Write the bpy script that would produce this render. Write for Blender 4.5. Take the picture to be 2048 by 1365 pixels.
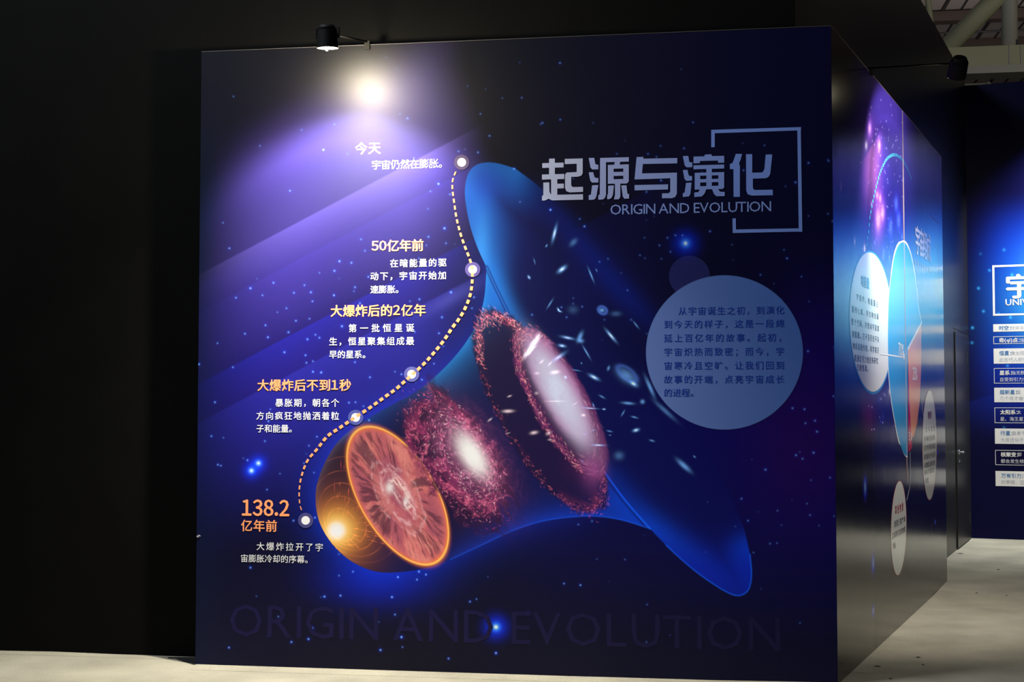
import bpy, bmesh, math, random
import numpy as np
from mathutils import Vector, Matrix

for o in list(bpy.data.objects):
    bpy.data.objects.remove(o)
scene = bpy.context.scene
COL = scene.collection

# ------------------------------------------------------------------ camera
W, H, F, PITCH, CAMZ = 2048.0, 1365.0, 2665.0, 0.0430, 1.6
cam_data = bpy.data.cameras.new('camera')
cam_data.sensor_width = 36.0
cam_data.lens = F / W * 36.0
cam_data.clip_end = 200
cam = bpy.data.objects.new('camera', cam_data)
cam.location = (0, 0, CAMZ)
cam.rotation_euler = (math.pi / 2 + PITCH, 0, 0)
COL.objects.link(cam)
scene.camera = cam

# ------------------------------------------------------------------ world / exposure
wd = bpy.data.worlds.new('dark_hall')
scene.world = wd
wd.use_nodes = True
wd.node_tree.nodes['Background'].inputs[0].default_value = (0.9, 1.0, 1.0, 1)
wd.node_tree.nodes['Background'].inputs[1].default_value = 0.003
scene.view_settings.view_transform = 'Standard'
scene.view_settings.look = 'None'
scene.view_settings.exposure = 0.0
scene.view_settings.gamma = 1.0
scene.view_settings.use_curve_mapping = False

# ------------------------------------------------------------------ plan of the booth (metres, camera at 0,0)
HP = 3.725                                    # printed panel height
C0 = np.array([1.8199, 7.5221])               # near corner of the two printed panels
AM, AS, AT = 0.1521, 0.443, math.radians(20.5)
DM = np.array([-math.cos(AM), math.sin(AM)])  # along the main panel, going left
NM = np.array([-math.sin(AM), -math.cos(AM)]) # its outward normal (to the viewer)
DS = np.array([math.sin(AS), math.cos(AS)])   # along the side panel, going back
NS = np.array([math.cos(AS), -math.sin(AS)])  # its outward normal
DT = np.array([math.cos(AT), -math.sin(AT)])  # along the far panel, going right
NT = np.array([-math.sin(AT), -math.cos(AT)])
LM, LS = 3.7683, 4.571
CP, SP = math.cos(PITCH), math.sin(PITCH)

def project(P):
    """world points (...,3) -> photo pixels (analysis of the photograph only)"""
    x, y, z = P[..., 0], P[..., 1], P[..., 2] - CAMZ
    Z = y * CP + z * SP
    V = -y * SP + z * CP
    return W / 2 + F * x / Z, H / 2 - F * V / Z

def ray(x, y):
    u = (x - W / 2) / F; v = -(y - H / 2) / F
    return np.array([u, CP - v * SP, SP + v * CP])

def on_plane(x, y, P0, d):
    """photo pixel -> (s, z) on the vertical plane through P0 along d"""
    r = ray(x, y)
    n = np.array([-d[1], d[0]])
    t = (n @ P0) / (n @ r[:2])
    return (r[:2] * t - P0) @ d, CAMZ + r[2] * t

def on_floor(x, y, z=0.0):
    r = ray(x, y); t = (z - CAMZ) / r[2]
    return r * t + np.array([0, 0, CAMZ])

def pz(p, z):
    return (float(p[0]), float(p[1]), float(z))

# black side wall: runs parallel to the side panel, set back behind it
fb = on_floor(1943, 1077)[:2]
BS = (C0 - fb) @ NS                            # set-back of the black side wall
BM = 0.22                                      # set-back of the black wall behind the main panel
TC = fb                                        # corner where side wall meets the far wall
def isect(p, d, q, e):
    A = np.array([d, -e]).T
    t = np.linalg.solve(A, q - p)
    return p + d * t[0]
CB = isect(C0 - NM * BM, DM, C0 - NS * BS, DS) # back corner
HT = None
r_ = ray(1890, 86)                             # a point on the top edge of the tall black wall
n_ = NS; t_ = (n_ @ CB) / (n_ @ r_[:2]); HT = CAMZ + r_[2] * t_
r_ = ray(1990, 167); n_ = NT; t_ = (n_ @ TC) / (n_ @ r_[:2]); HF = CAMZ + r_[2] * t_
print('setback', BS, 'tall', HT, 'far', HF, 'corner', TC)

# ------------------------------------------------------------------ lamps' positions (their light is in the lamp builder)
sA = on_plane(735, 92, C0, DM)[0]
sB = on_plane(1738, 137, C0, DS)[0]
LA_OUT, LB_OUT = 0.50, 0.55
LA_SKEW = 0.10                                # the main lamp's arm leans a little to the left

def lamp_light(name, loc, aim, power, size, blend, color, radius=0.05):
    d = bpy.data.lights.new(name, 'SPOT')
    d.energy = power; d.spot_size = math.radians(size); d.spot_blend = blend
    d.color = color; d.shadow_soft_size = radius
    o = bpy.data.objects.new(name, d)
    o.location = loc
    o.rotation_euler = Vector(aim).to_track_quat('-Z', 'Y').to_euler()
    COL.objects.link(o)
    return o

def area(name, loc, aim, power, sx, sy, color):
    d = bpy.data.lights.new(name, 'AREA')
    d.shape = 'RECTANGLE'; d.size = sx; d.size_y = sy; d.energy = power; d.color = color
    o = bpy.data.objects.new(name, d)
    o.location = loc
    o.rotation_euler = (Vector(aim) - Vector(loc)).to_track_quat('-Z', 'Y').to_euler()
    COL.objects.link(o)
    return o
area('ambient_fill', (-5.0, 5.2, 9.0), (0.8, 8.0, 1.2), 620, 2.0, 2.0, (0.86, 0.93, 1.0))  # unseen soft fill, added to raise the ambient level on the main panel
# two unseen lights, added to brighten the roof truss and the decking
area('roof_fill', (13.0, 16.0, 6.5), (12.0, 30.0, 9.0), 100, 3.0, 3.0, (1.0, 0.93, 0.72))

area('roof_fill', (11.0, 27.5, 7.5), (11.5, 36.0, 11.5), 140, 3.0, 3.0, (1.0, 0.92, 0.85))  # second added light, aimed up at the roof decking
# ------------------------------------------------------------------ materials
MATS = {}
def mat(name, color, rough=0.6, spec=0.5, metal=0.0, emit=None, noise=0.0, nscale=60, bump=0.0, coat=0.0):
    if name in MATS: return MATS[name]
    m = bpy.data.materials.new(name); m.use_nodes = True
    nt = m.node_tree; b = nt.nodes['Principled BSDF']
    b.inputs['Base Color'].default_value = (*color, 1)
    b.inputs['Roughness'].default_value = rough
    b.inputs['Specular IOR Level'].default_value = spec
    b.inputs['Metallic'].default_value = metal
    if emit:
        b.inputs['Emission Color'].default_value = (*emit[:3], 1)
        b.inputs['Emission Strength'].default_value = emit[3]
    if noise or bump:
        tc = nt.nodes.new('ShaderNodeTexCoord')
        n = nt.nodes.new('ShaderNodeTexNoise'); n.inputs['Scale'].default_value = nscale
        n.inputs['Detail'].default_value = 6
        nt.links.new(tc.outputs['Object'], n.inputs['Vector'])
        if noise:
            mx = nt.nodes.new('ShaderNodeMix'); mx.data_type = 'RGBA'
            mx.inputs[6].default_value = (*[c * (1 - noise) for c in color], 1)
            mx.inputs[7].default_value = (*[min(1, c * (1 + noise)) for c in color], 1)
            nt.links.new(n.outputs['Fac'], mx.inputs[0])
            nt.links.new(mx.outputs[2], b.inputs['Base Color'])
        if bump:
            bp = nt.nodes.new('ShaderNodeBump'); bp.inputs['Strength'].default_value = bump
            bp.inputs['Distance'].default_value = 0.01
            nt.links.new(n.outputs['Fac'], bp.inputs['Height'])
            nt.links.new(bp.outputs['Normal'], b.inputs['Normal'])
    MATS[name] = m
    return m

GLOSS_M, GLOSS_S = 0.46, 0.17
def ink(name, c, gloss=GLOSS_M):
    return mat(name, c, gloss, 0.22)

def sr(*c):
    """sRGB 0-255 -> linear"""
    a = np.array(c, float) / 255
    return np.where(a <= 0.04045, a / 12.92, ((a + 0.055) / 1.055) ** 2.4)

M_BLACK = mat('matt_black_wall_paint', (0.0035, 0.0034, 0.0034), 0.7, 0.03, noise=0.25, nscale=3, bump=0.03)
M_EDGE = mat('pale_panel_edge', (0.05, 0.045, 0.05), 0.6)
def carpet_material():
    m = bpy.data.materials.new('grey_needle_felt_carpet'); m.use_nodes = True
    nt = m.node_tree; b = nt.nodes['Principled BSDF']
    b.inputs['Roughness'].default_value = 0.95; b.inputs['Specular IOR Level'].default_value = 0.1
    tc = nt.nodes.new('ShaderNodeTexCoord')
    n1 = nt.nodes.new('ShaderNodeTexNoise'); n1.inputs['Scale'].default_value = 180; n1.inputs['Detail'].default_value = 4
    n2 = nt.nodes.new('ShaderNodeTexNoise'); n2.inputs['Scale'].default_value = 2.2; n2.inputs['Detail'].default_value = 6
    for n in (n1, n2): nt.links.new(tc.outputs['Object'], n.inputs['Vector'])
    r1 = nt.nodes.new('ShaderNodeValToRGB')
    r1.color_ramp.elements[0].position = 0.3; r1.color_ramp.elements[0].color = (0.22, 0.205, 0.155, 1)
    r1.color_ramp.elements[1].position = 0.7; r1.color_ramp.elements[1].color = (0.37, 0.345, 0.265, 1)
    nt.links.new(n1.outputs['Fac'], r1.inputs['Fac'])
    r2 = nt.nodes.new('ShaderNodeValToRGB')
    r2.color_ramp.elements[0].position = 0.35; r2.color_ramp.elements[0].color = (0.8, 0.8, 0.8, 1)
    r2.color_ramp.elements[1].position = 0.65; r2.color_ramp.elements[1].color = (1.05, 1.05, 1.05, 1)
    nt.links.new(n2.outputs['Fac'], r2.inputs['Fac'])
    mx = nt.nodes.new('ShaderNodeMix'); mx.data_type = 'RGBA'; mx.blend_type = 'MULTIPLY'; mx.inputs[0].default_value = 1
    nt.links.new(r1.outputs['Color'], mx.inputs[6]); nt.links.new(r2.outputs['Color'], mx.inputs[7])
    nt.links.new(mx.outputs[2], b.inputs['Base Color'])
    bp = nt.nodes.new('ShaderNodeBump'); bp.inputs['Strength'].default_value = 0.5; bp.inputs['Distance'].default_value = 0.004
    nt.links.new(n1.outputs['Fac'], bp.inputs['Height']); nt.links.new(bp.outputs['Normal'], b.inputs['Normal'])
    return m
M_CARPET = carpet_material()

# ------------------------------------------------------------------ mesh helpers
def link(name, me, m=None, parent=None):
    o = bpy.data.objects.new(name, me)
    COL.objects.link(o)
    if m is not None: me.materials.append(m)
    if parent is not None: o.parent = parent
    return o

def mesh(name, verts, faces, m=None, parent=None, smooth=False):
    me = bpy.data.meshes.new(name)
    me.from_pydata([tuple(map(float, v)) for v in verts], [], faces)
    me.update()
    if smooth:
        for p in me.polygons: p.use_smooth = True
    return link(name, me, m, parent)

def prism(name, foot, z0, z1, m, parent=None):
    """vertical prism on a footprint (counter-clockwise seen from above or not: fixed up)"""
    n = len(foot)
    vs = [pz(p, z0) for p in foot] + [pz(p, z1) for p in foot]
    fs = [list(range(n))[::-1], list(range(n, 2 * n))] + [[i, (i + 1) % n, n + (i + 1) % n, n + i] for i in range(n)]
    o = mesh(name, vs, fs, m, parent)
    bm = bmesh.new(); bm.from_mesh(o.data); bmesh.ops.recalc_face_normals(bm, faces=bm.faces); bm.to_mesh(o.data); bm.free()
    return o

def add_tube(bm, p, q, r0, r1=None, seg=16, caps=True):
    p, q = Vector(p), Vector(q); r1 = r0 if r1 is None else r1
    d = q - p
    mtx = Matrix.Translation((p + q) / 2) @ d.to_track_quat('Z', 'Y').to_matrix().to_4x4()
    bmesh.ops.create_cone(bm, cap_ends=caps, segments=seg, radius1=r0, radius2=r1, depth=d.length, matrix=mtx)

def add_bar(bm, p, q, w, h, up=(0, 0, 1)):
    p, q = Vector(p), Vector(q); d = (q - p)
    z = d.normalized(); x = Vector(up).cross(z)
    if x.length < 1e-4: x = Vector((1, 0, 0))
    x.normalize(); y = z.cross(x)
    R = Matrix((x, y, z)).transposed().to_4x4()
    bmesh.ops.create_cube(bm, size=1, matrix=Matrix.Translation((p + q) / 2) @ R @ Matrix.Diagonal((w, h, d.length, 1)))

def bmobj(name, bm, m, parent=None, smooth=False):
    me = bpy.data.meshes.new(name); bm.to_mesh(me); bm.free()
    if smooth:
        for p in me.polygons: p.use_smooth = True
    return link(name, me, m, parent)

def tag(o, label, cat, group=None):
    o['label'] = label; o['category'] = cat
    if group: o['group'] = group
    return o
def struct(o):
    o['kind'] = 'structure'; return o
def empty(name, loc=(0, 0, 0)):
    o = bpy.data.objects.new(name, None); o.location = loc; o.empty_display_size = 0.1
    COL.objects.link(o); return o

# ================================================================== STRUCTURE
floor = struct(mesh('floor', [(-9, 0.2, 0), (13, 0.2, 0), (13, 26, 0), (-9, 26, 0)], [[0, 1, 2, 3]], M_CARPET))
BACK_T = 0.12
LEFT = C0 - NM * BM + DM * 8.5
back_foot = [CB, LEFT, LEFT - NM * BACK_T, CB - NM * BACK_T + (-NS) * BACK_T * 1.0]
cbb = isect(C0 - NM * (BM + BACK_T), DM, C0 - NS * (BS + BACK_T), DS)
struct(prism('wall_back', [CB, LEFT, LEFT - NM * BACK_T, cbb], 0, HT, M_BLACK))
tcb = isect(C0 - NS * (BS + BACK_T), DS, TC, DT)
struct(prism('wall_side', [CB, TC, tcb, cbb], 0, HT, mat('satin_black_side_wall', (0.012, 0.012, 0.0125), 0.34, 0.25, noise=0.25, nscale=3, bump=0.03)))

# ------------------------------------------------------------------ painting helpers
rng = np.random.default_rng(7)
_lat = rng.random((257, 257))
def vnoise(x, y):
    xi = np.floor(x).astype(int); yi = np.floor(y).astype(int)
    fx = x - xi; fy = y - yi
    fx = fx * fx * (3 - 2 * fx); fy = fy * fy * (3 - 2 * fy)
    a = _lat[xi % 257, yi % 257]; b = _lat[(xi + 1) % 257, yi % 257]
    c = _lat[xi % 257, (yi + 1) % 257]; d = _lat[(xi + 1) % 257, (yi + 1) % 257]
    return (a * (1 - fx) + b * fx) * (1 - fy) + (c * (1 - fx) + d * fx) * fy
def fbm(x, y, o=5):
    s = 0; a = 0.5; t = 0
    for i in range(o):
        s = s + a * vnoise(x * 2 ** i + 17 * i, y * 2 ** i + 31 * i); t += a; a *= 0.55
    return s / t
def ridge(x, y, o=5):
    s = 0; a = 0.5; t = 0
    for i in range(o):
        s = s + a * (1 - np.abs(2 * vnoise(x * 2 ** i + 11 * i, y * 2 ** i + 7 * i) - 1)); t += a; a *= 0.6
    return s / t
def ss(a, b, x):
    t = np.clip((x - a) / (b - a), 0, 1); return t * t * (3 - 2 * t)
def spline(pts, n=4, closed=False):
    P = np.array(pts, float)
    if closed: P = np.vstack([P[-1], P, P[0], P[1]])
    else: P = np.vstack([2 * P[0] - P[1], P, 2 * P[-1] - P[-2]])
    out = []
    for i in range(1, len(P) - 2):
        for k in range(n):
            t = k / n
            out.append(0.5 * ((2 * P[i]) + (-P[i - 1] + P[i + 1]) * t + (2 * P[i - 1] - 5 * P[i] + 4 * P[i + 1] - P[i + 2]) * t * t + (-P[i - 1] + 3 * P[i] - 3 * P[i + 1] + P[i + 2]) * t ** 3))
    if not closed: out.append(P[-2])
    return np.array(out)
def seg_dist(X, Y, pts, margin=160):
    D = np.full(X.shape, 1e9, np.float32)
    x0, y0 = pts.min(0) - margin; x1, y1 = pts.max(0) + margin
    m = (X > x0) & (X < x1) & (Y > y0) & (Y < y1)
    xs, ys = X[m], Y[m]; d = np.full(xs.shape, 1e9)
    for (ax, ay), (bx, by) in zip(pts[:-1], pts[1:]):
        dx, dy = bx - ax, by - ay; L = dx * dx + dy * dy + 1e-9
        t = np.clip(((xs - ax) * dx + (ys - ay) * dy) / L, 0, 1)
        d = np.minimum(d, (xs - ax - t * dx) ** 2 + (ys - ay - t * dy) ** 2)
    D[m] = np.sqrt(d)
    return D
def inside(X, Y, pts):
    R = np.zeros(X.shape, bool)
    x0, y0 = pts.min(0); x1, y1 = pts.max(0)
    m = (X > x0) & (X < x1) & (Y > y0) & (Y < y1)
    xs, ys = X[m], Y[m]; r = np.zeros(xs.shape, bool)
    P = np.vstack([pts, pts[:1]])
    for (ax, ay), (bx, by) in zip(P[:-1], P[1:]):
        if ay == by: continue
        c = ((ay > ys) != (by > ys)) & (xs < (bx - ax) * (ys - ay) / (by - ay) + ax)
        r ^= c
    R[m] = r
    return R
class Art:
    """picture printed on a panel: colours are worked out over the panel's own (s, z) grid"""
    def __init__(s, P0, d, s0, s1, z0, z1, nx, ny):
        s.nx, s.ny = nx, ny
        S = s0 + (np.arange(nx) + .5) / nx * (s1 - s0); Z = z0 + (np.arange(ny) + .5) / ny * (z1 - z0)
        s.S, s.Z = np.meshgrid(S, Z)
        P = np.stack([P0[0] + s.S * d[0], P0[1] + s.S * d[1], s.Z], -1)
        X, Y = project(P); s.X, s.Y = X.astype(np.float32), Y.astype(np.float32); s.S = s.S.astype(np.float32); s.Z = s.Z.astype(np.float32)
        s.c = np.zeros((ny, nx, 3), np.float32)
    def mix(s, col, a):
        a = a[..., None].astype(np.float32)
        s.c += (np.asarray(col, np.float32) - s.c) * a
    def add(s, col, a):
        s.c += np.asarray(col, np.float32) * a[..., None].astype(np.float32)
    def sub(s, x0, x1, y0, y1):
        """view of the part of the picture around a feature"""
        m = (s.X > x0) & (s.X < x1) & (s.Y > y0) & (s.Y < y1)
        r = np.where(m.any(1))[0]; q = np.where(m.any(0))[0]
        b = object.__new__(Art); sl = (slice(r[0], r[-1] + 1), slice(q[0], q[-1] + 1))
        b.X, b.Y, b.S, b.Z, b.c = s.X[sl], s.Y[sl], s.S[sl], s.Z[sl], s.c[sl]
        return b
    def win(s, x, y, rx, ry):
        m = (np.abs(s.X - x) < rx) & (np.abs(s.Y - y) < ry)
        return m
    def sprite(s, x, y, L, w, ang, col, k=1.0):
        R = L * 2.4 + 3
        if not hasattr(s, 'gx'):
            s.gx = s.X[s.Y.shape[0] // 2]; s.gy = s.Y
        j = int(np.argmin(np.abs(s.gx - x))); i = int(np.argmin(np.abs(s.gy[:, j] - y)))
        k_ = int(R * 1.25 * max(1, s.ny / 1340)) + 3
        m = (slice(max(0, i - k_), i + k_ + 1), slice(max(0, j - k_), j + k_ + 1))
        if s.c[m].size == 0: return
        dx, dy = s.X[m] - x, s.Y[m] - y; a = math.radians(ang)
        u = (dx * math.cos(a) + dy * math.sin(a)) / L; v = (-dx * math.sin(a) + dy * math.cos(a)) / w
        s.c[m] += np.asarray(col) * (k * np.exp(-(u * u + v * v) * 1.3))[..., None]
    def image(s, name):
        im = bpy.data.images.new(name, s.nx, s.ny, alpha=False, float_buffer=False)
        c = np.clip(s.c, 0, 1)
        g = np.where(c <= 0.0031308, c * 12.92, 1.055 * np.maximum(c, 1e-9) ** (1 / 2.4) - 0.055)
        g = g + (rng.random(g.shape) - .5) / 255.0          # dither against banding
        px = np.ones((s.ny, s.nx, 4), np.float32); px[..., :3] = np.clip(g, 0, 1)
        im.pixels.foreach_set(px.ravel()); im.update(); im.pack()
        return im
def print_material(name, im, rough, spec=0.5):
    m = bpy.data.materials.new(name); m.use_nodes = True
    nt = m.node_tree; b = nt.nodes['Principled BSDF']
    t = nt.nodes.new('ShaderNodeTexImage'); t.image = im; t.extension = 'EXTEND'
    nt.links.new(t.outputs['Color'], b.inputs['Base Color'])
    b.inputs['Roughness'].default_value = rough; b.inputs['Specular IOR Level'].default_value = spec
    tc = nt.nodes.new('ShaderNodeTexCoord')
    n = nt.nodes.new('ShaderNodeTexNoise'); n.inputs['Scale'].default_value = 1.6; n.inputs['Detail'].default_value = 2
    nt.links.new(tc.outputs['Object'], n.inputs['Vector'])
    bp = nt.nodes.new('ShaderNodeBump'); bp.inputs['Strength'].default_value = 0.12; bp.inputs['Distance'].default_value = 0.02
    nt.links.new(n.outputs['Fac'], bp.inputs['Height']); nt.links.new(bp.outputs['Normal'], b.inputs['Normal'])
    return m

def E_of(art, s0, z0, out, I, floor_):
    """how strongly a panel lamp lights each point: used to turn colours read off the photo into ink colours"""
    r2 = (art.S - s0) ** 2 + (art.Z - z0) ** 2 + out ** 2
    return np.maximum(I * out / r2 ** 1.5, floor_)

# ================================================================== MAIN PANEL ARTWORK
def paint_main():
    A = Art(C0, DM, 0, LM, 0, HP, 1500, 1500)
    X, Y = A.X, A.Y
    # base: navy to the right, purple-blue light bands on the left
    A.c[:] = sr(0, 0, 24)
    A.mix(sr(1, 0, 62), ss(620, 900, Y) * ss(900, 1150, X) * (1 - ss(950, 1330, Y)) * 0.8)
    A.mix(sr(22, 0, 48), np.exp(-(((X - 1610) / 110) ** 2 + ((Y - 880) / 170) ** 2)) * 0.7)
    A.mix(sr(10, 0, 62), np.exp(-(((X - 1640) / 90) ** 2 + ((Y - 700) / 130) ** 2)) * 0.6)
    A.mix(sr(0, 10, 34), (1 - ss(390, 520, X)) * ss(150, 330, Y))
    t = Y + 0.53 * (X - 400)
    ex = [-200, 350, 449, 549, 624, 767, 845, 1050, 1300, 2200]
    # colour just under each edge -> colour just above the next
    bands = [
        (300, 549, sr(120, 98, 222), sr(92, 74, 184)),
        (549, 624, sr(138, 116, 250), sr(88, 68, 192)),
        (624, 767, sr(96, 76, 212), sr(44, 30, 132)),
        (767, 845, sr(48, 42, 190), sr(40, 28, 140)),
        (845, 1150, sr(50, 46, 180), sr(8, 6, 76)),
        (1150, 1700, sr(8, 6, 76), sr(4, 0, 30)),
    ]
    B = np.zeros_like(A.c)
    for a, b, c1, c2 in bands:
        k = np.clip((t - a) / (b - a), 0, 1) ** 0.75
        col = c1 * (1 - k[..., None]) + c2 * k[..., None]
        q_ = 60 if a == 300 else 2
        m = (ss(a - q_, a + q_, t) * (1 - ss(b - 2, b + 2, t)))[..., None]
        B = B + col * m
    # strength of the bands: fades at left edge, fades right of the horn and low down
    env = ss(395, 640, X + 0.12 * (Y - 400)) * (1 - ss(790, 1000, X + .3 * np.clip(330 - Y, 0, 200)))
    env *= ss(250, 420, t)
    low = 1 - ss(760, 1130, Y + 0.2 * (600 - X))
    B = B * (0.25 + 0.75 * low[..., None])
    al = np.clip(env, 0, 1)
    A.c += (B - A.c) * al[..., None]
    A.mix(sr(28, 16, 66), np.exp(-(((X - 690) / 170) ** 2 + ((t - 300) / 110) ** 2)) * 0.45 * (1 - ss(330, 400, t)))
    A.add(sr(9, 7, 60), (np.exp(-(((X - 470) / 90) ** 2)) * ss(560, 575, t) * (1 - ss(900, 1100, Y))) * 0.6)
    A.add(sr(80, 80, 160), np.exp(-(((X - 902) / 55) ** 2 + ((t - 862) / 16) ** 2)) * ss(843, 849, t) * 0.5)
    # faint edges right of the horn
    A.mix(sr(2, 2, 48), ss(853, 862, t) * ss(1100, 1160, X) * (1 - ss(1180, 1420, X)) * (1 - ss(520, 760, Y)) * 0.7)
    A.mix(sr(0, 16, 92), np.exp(-((X - 1085 - (Y - 400) * 0.86) / 34.0) ** 2) * ss(330, 430, Y) * (1 - ss(560, 720, Y)) * 0.55)

    # ---------------- horn outlines
    body_l = spline([(973, 535), (972, 560), (968, 600), (955, 645), (925, 695), (880, 745), (830, 785), (775, 815), (720, 848),
                     (680, 880), (652, 922), (634, 970), (632, 1012), (641, 1050), (664, 1088), (698, 1120), (738, 1140), (775, 1146),
                     (830, 1141), (880, 1128), (950, 1097), (1030, 1060), (1100, 1040), (1180, 1033), (1240, 1040), (1300, 1058)])
    rim_l = spline([(1500, 1110), (1503, 1150), (1497, 1180), (1478, 1192), (1450, 1183), (1400, 1150), (1350, 1108), (1300, 1058), (1252, 1003),
                    (1205, 940), (1150, 850), (1100, 768), (1062, 706), (1030, 655), (1000, 597), (973, 535), (955, 495), (940, 450),
                    (931, 400), (931, 370), (939, 343), (958, 328), (990, 326), (1030, 337)])
    poly_body = np.vstack([body_l, spline([(1300, 1058), (1252, 1003), (1205, 940), (1150, 850), (1100, 768), (1062, 706), (1030, 655), (1000, 597), (973, 535)])])
    rim_r = spline([(1030, 337), (1085, 380), (1140, 445), (1200, 530), (1270, 640), (1340, 760), (1400, 870), (1450, 970), (1485, 1050), (1500, 1110)])
    poly_rim = np.vstack([rim_l, rim_r])
    in_b = inside(X, Y, poly_body); in_r = inside(X, Y, poly_rim)
    d_b = seg_dist(X, Y, body_l); d_r = seg_dist(X, Y, rim_l)
    def soft(ins, *ds):
        d = np.minimum.reduce(ds); return np.clip(.5 + np.where(ins, d, -d) / 1.3, 0, 1).astype(np.float32)
    hard_b = in_b
    in_b = soft(in_b, d_b, seg_dist(X, Y, poly_body[len(body_l) - 1:], 6))
    in_r = soft(in_r, d_r, seg_dist(X, Y, rim_r, 6))
    # blue halo outside the body
    out = (1 - in_b) * (1 - in_r)
    hl = np.exp(-d_b / 26.0) * out
    hv = 0.35 + 0.65 * np.exp(-(((X - 700) / 260) ** 2))
    A.add(sr(6, 50, 190), hl * hv * 0.48 * (1 - ss(1050, 1250, X)))
    A.add(sr(0, 30, 190), np.exp(-(((X - 755) / 95) ** 2 + ((Y - 1160) / 45) ** 2)) * out * 0.42)
    # rim interior: dark navy with bright blue left edge, two bright places
    A.mix(sr(0, 5, 66), in_r * (1 - ss(0, 260, d_r)) * 0.85)
    ru = np.exp(-(((Y - 520) / 150.0) ** 2)) + 0.55 * np.exp(-(((Y - 380) / 90.0) ** 2))
    rl = np.exp(-(((Y - 1100) / 75.0) ** 2))
    wid = 20 + 26 * np.exp(-(((Y - 440) / 90) ** 2)) + 16 * np.exp(-(((Y - 1120) / 60) ** 2))
    g = np.exp(-((d_r / wid) ** 2))
    A.mix(sr(34, 132, 232), in_r * g * np.clip(ru, 0, 1) * 0.95)
    A.add(sr(50, 120, 150), in_r * np.exp(-(((X - 962) / 16) ** 2 + ((Y - 495) / 60) ** 2)) * 0.9)
    A.mix(sr(14, 72, 178), in_r * np.exp(-(((X - 965) / 36) ** 2 + ((Y - 365) / 42) ** 2)) * 0.6)
    A.mix(sr(2, 24, 120), in_r * np.exp(-((d_r / 66) ** 2)) * np.clip(np.exp(-(((Y - 420) / 130.0) ** 2)), 0, 1) * 0.55)
    A.mix(sr(0, 50, 158), in_r * np.exp(-((d_r / 36) ** 2)) * np.clip(rl, 0, 1) * 0.95 * (X > 1180))
    A.mix(sr(0, 14, 128), in_r * np.exp(-((d_r / 66) ** 2)) * np.exp(-(((Y - 1140) / 70.0) ** 2)) * 0.75 * (X > 1240))
    A.add(sr(0, 26, 96), in_r * np.exp(-((d_r / 30) ** 2)) * ss(900, 960, Y) * (1 - ss(1040, 1100, Y)) * 0.8)
    # body
    A.mix(sr(7, 14, 70), in_b * 0.93)
    be = np.exp(-d_b / 24.0) * in_b; lowk = ss(930, 1040, Y) * ss(860, 940, X); upk_ = 1 - ss(860, 940, Y); rk = ss(840, 880, X)
    topg = 0.25 + 0.9 * np.exp(-(((Y - 590) / 75) ** 2)) + 0.35 * ss(880, 760, Y) * 1.0
    A.add(sr(34, 140, 215), be * np.clip(topg, 0, 1.2) * rk * upk_)
    A.add(sr(26, 80, 150), be * 0.5 * (1 - rk) * upk_)
    A.mix(sr(28, 110, 210), in_b * np.exp(-(((X - 990) / 30) ** 2 + ((Y - 590) / 48) ** 2)) * 0.9)
    A.add(sr(0, 44, 150), be * lowk * 0.9)
    A.mix(sr(0, 50, 165), in_b * np.exp(-((d_r / 46) ** 2)) * ss(930, 1010, Y) * 0.9)
    A.mix(sr(44, 24, 38), in_b * (1 - ss(690, 840, X)) * ss(860, 900, Y) * 0.9)                      # brown ball
    A.mix(sr(22, 10, 42), in_b * np.exp(-(((X - 900) / 120) ** 2 + ((Y - 1010) / 110) ** 2)) * 0.85)
    A.mix(sr(22, 8, 40), in_b * np.exp(-(((X - 850) / 80) ** 2 + ((Y - 860) / 70) ** 2)) * 0.8)
    A.add(sr(120, 105, 120), np.exp(-d_b / 7.0) * in_b * (X < 720) * 0.28 * ss(1180, 1000, Y))
    # thin line along the rim between the two surfaces
    rl_line = seg_dist(X, Y, spline([(973, 535), (985, 562), (1008, 610), (1040, 675), (1068, 715)]), 20)
    A.mix(sr(8, 40, 120), np.exp(-((rl_line - 2.0) / 2.2) ** 2) * 0.85)
    A.add(sr(40, 110, 190), np.exp(-((rl_line / 1.4) ** 2)) * 0.4)
    rl2 = seg_dist(X, Y, spline([(1205, 940), (1252, 1003), (1300, 1058)]), 20)
    A.add(sr(10, 70, 200), np.exp(-((rl2 / 1.6) ** 2)) * 0.8)
    A.mix(sr(0, 16, 86), np.exp(-(((rl2 - 4.5) / 2.4) ** 2)) * in_b * 0.7)
    A.add(sr(20, 80, 200), np.exp(-((d_b / 1.3) ** 2)) * (Y > 900) * 0.35 * (X > 900))
    A.add(sr(10, 80, 210), np.exp(-((d_r / 1.3) ** 2)) * (Y > 1090) * 0.5)

    full = A
    ib = in_b.astype(np.float32)
    def ell(cx, cy, a, b, ang):
        q = math.radians(ang); dx, dy = A.X - cx, A.Y - cy
        u = (dx * math.cos(q) + dy * math.sin(q)) / a; v = (-dx * math.sin(q) + dy * math.cos(q)) / b
        return np.hypot(u, v), np.arctan2(v, u), u, v
    # ---------------- the glow at the beginning
    rr_ = random.Random(5)
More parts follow.
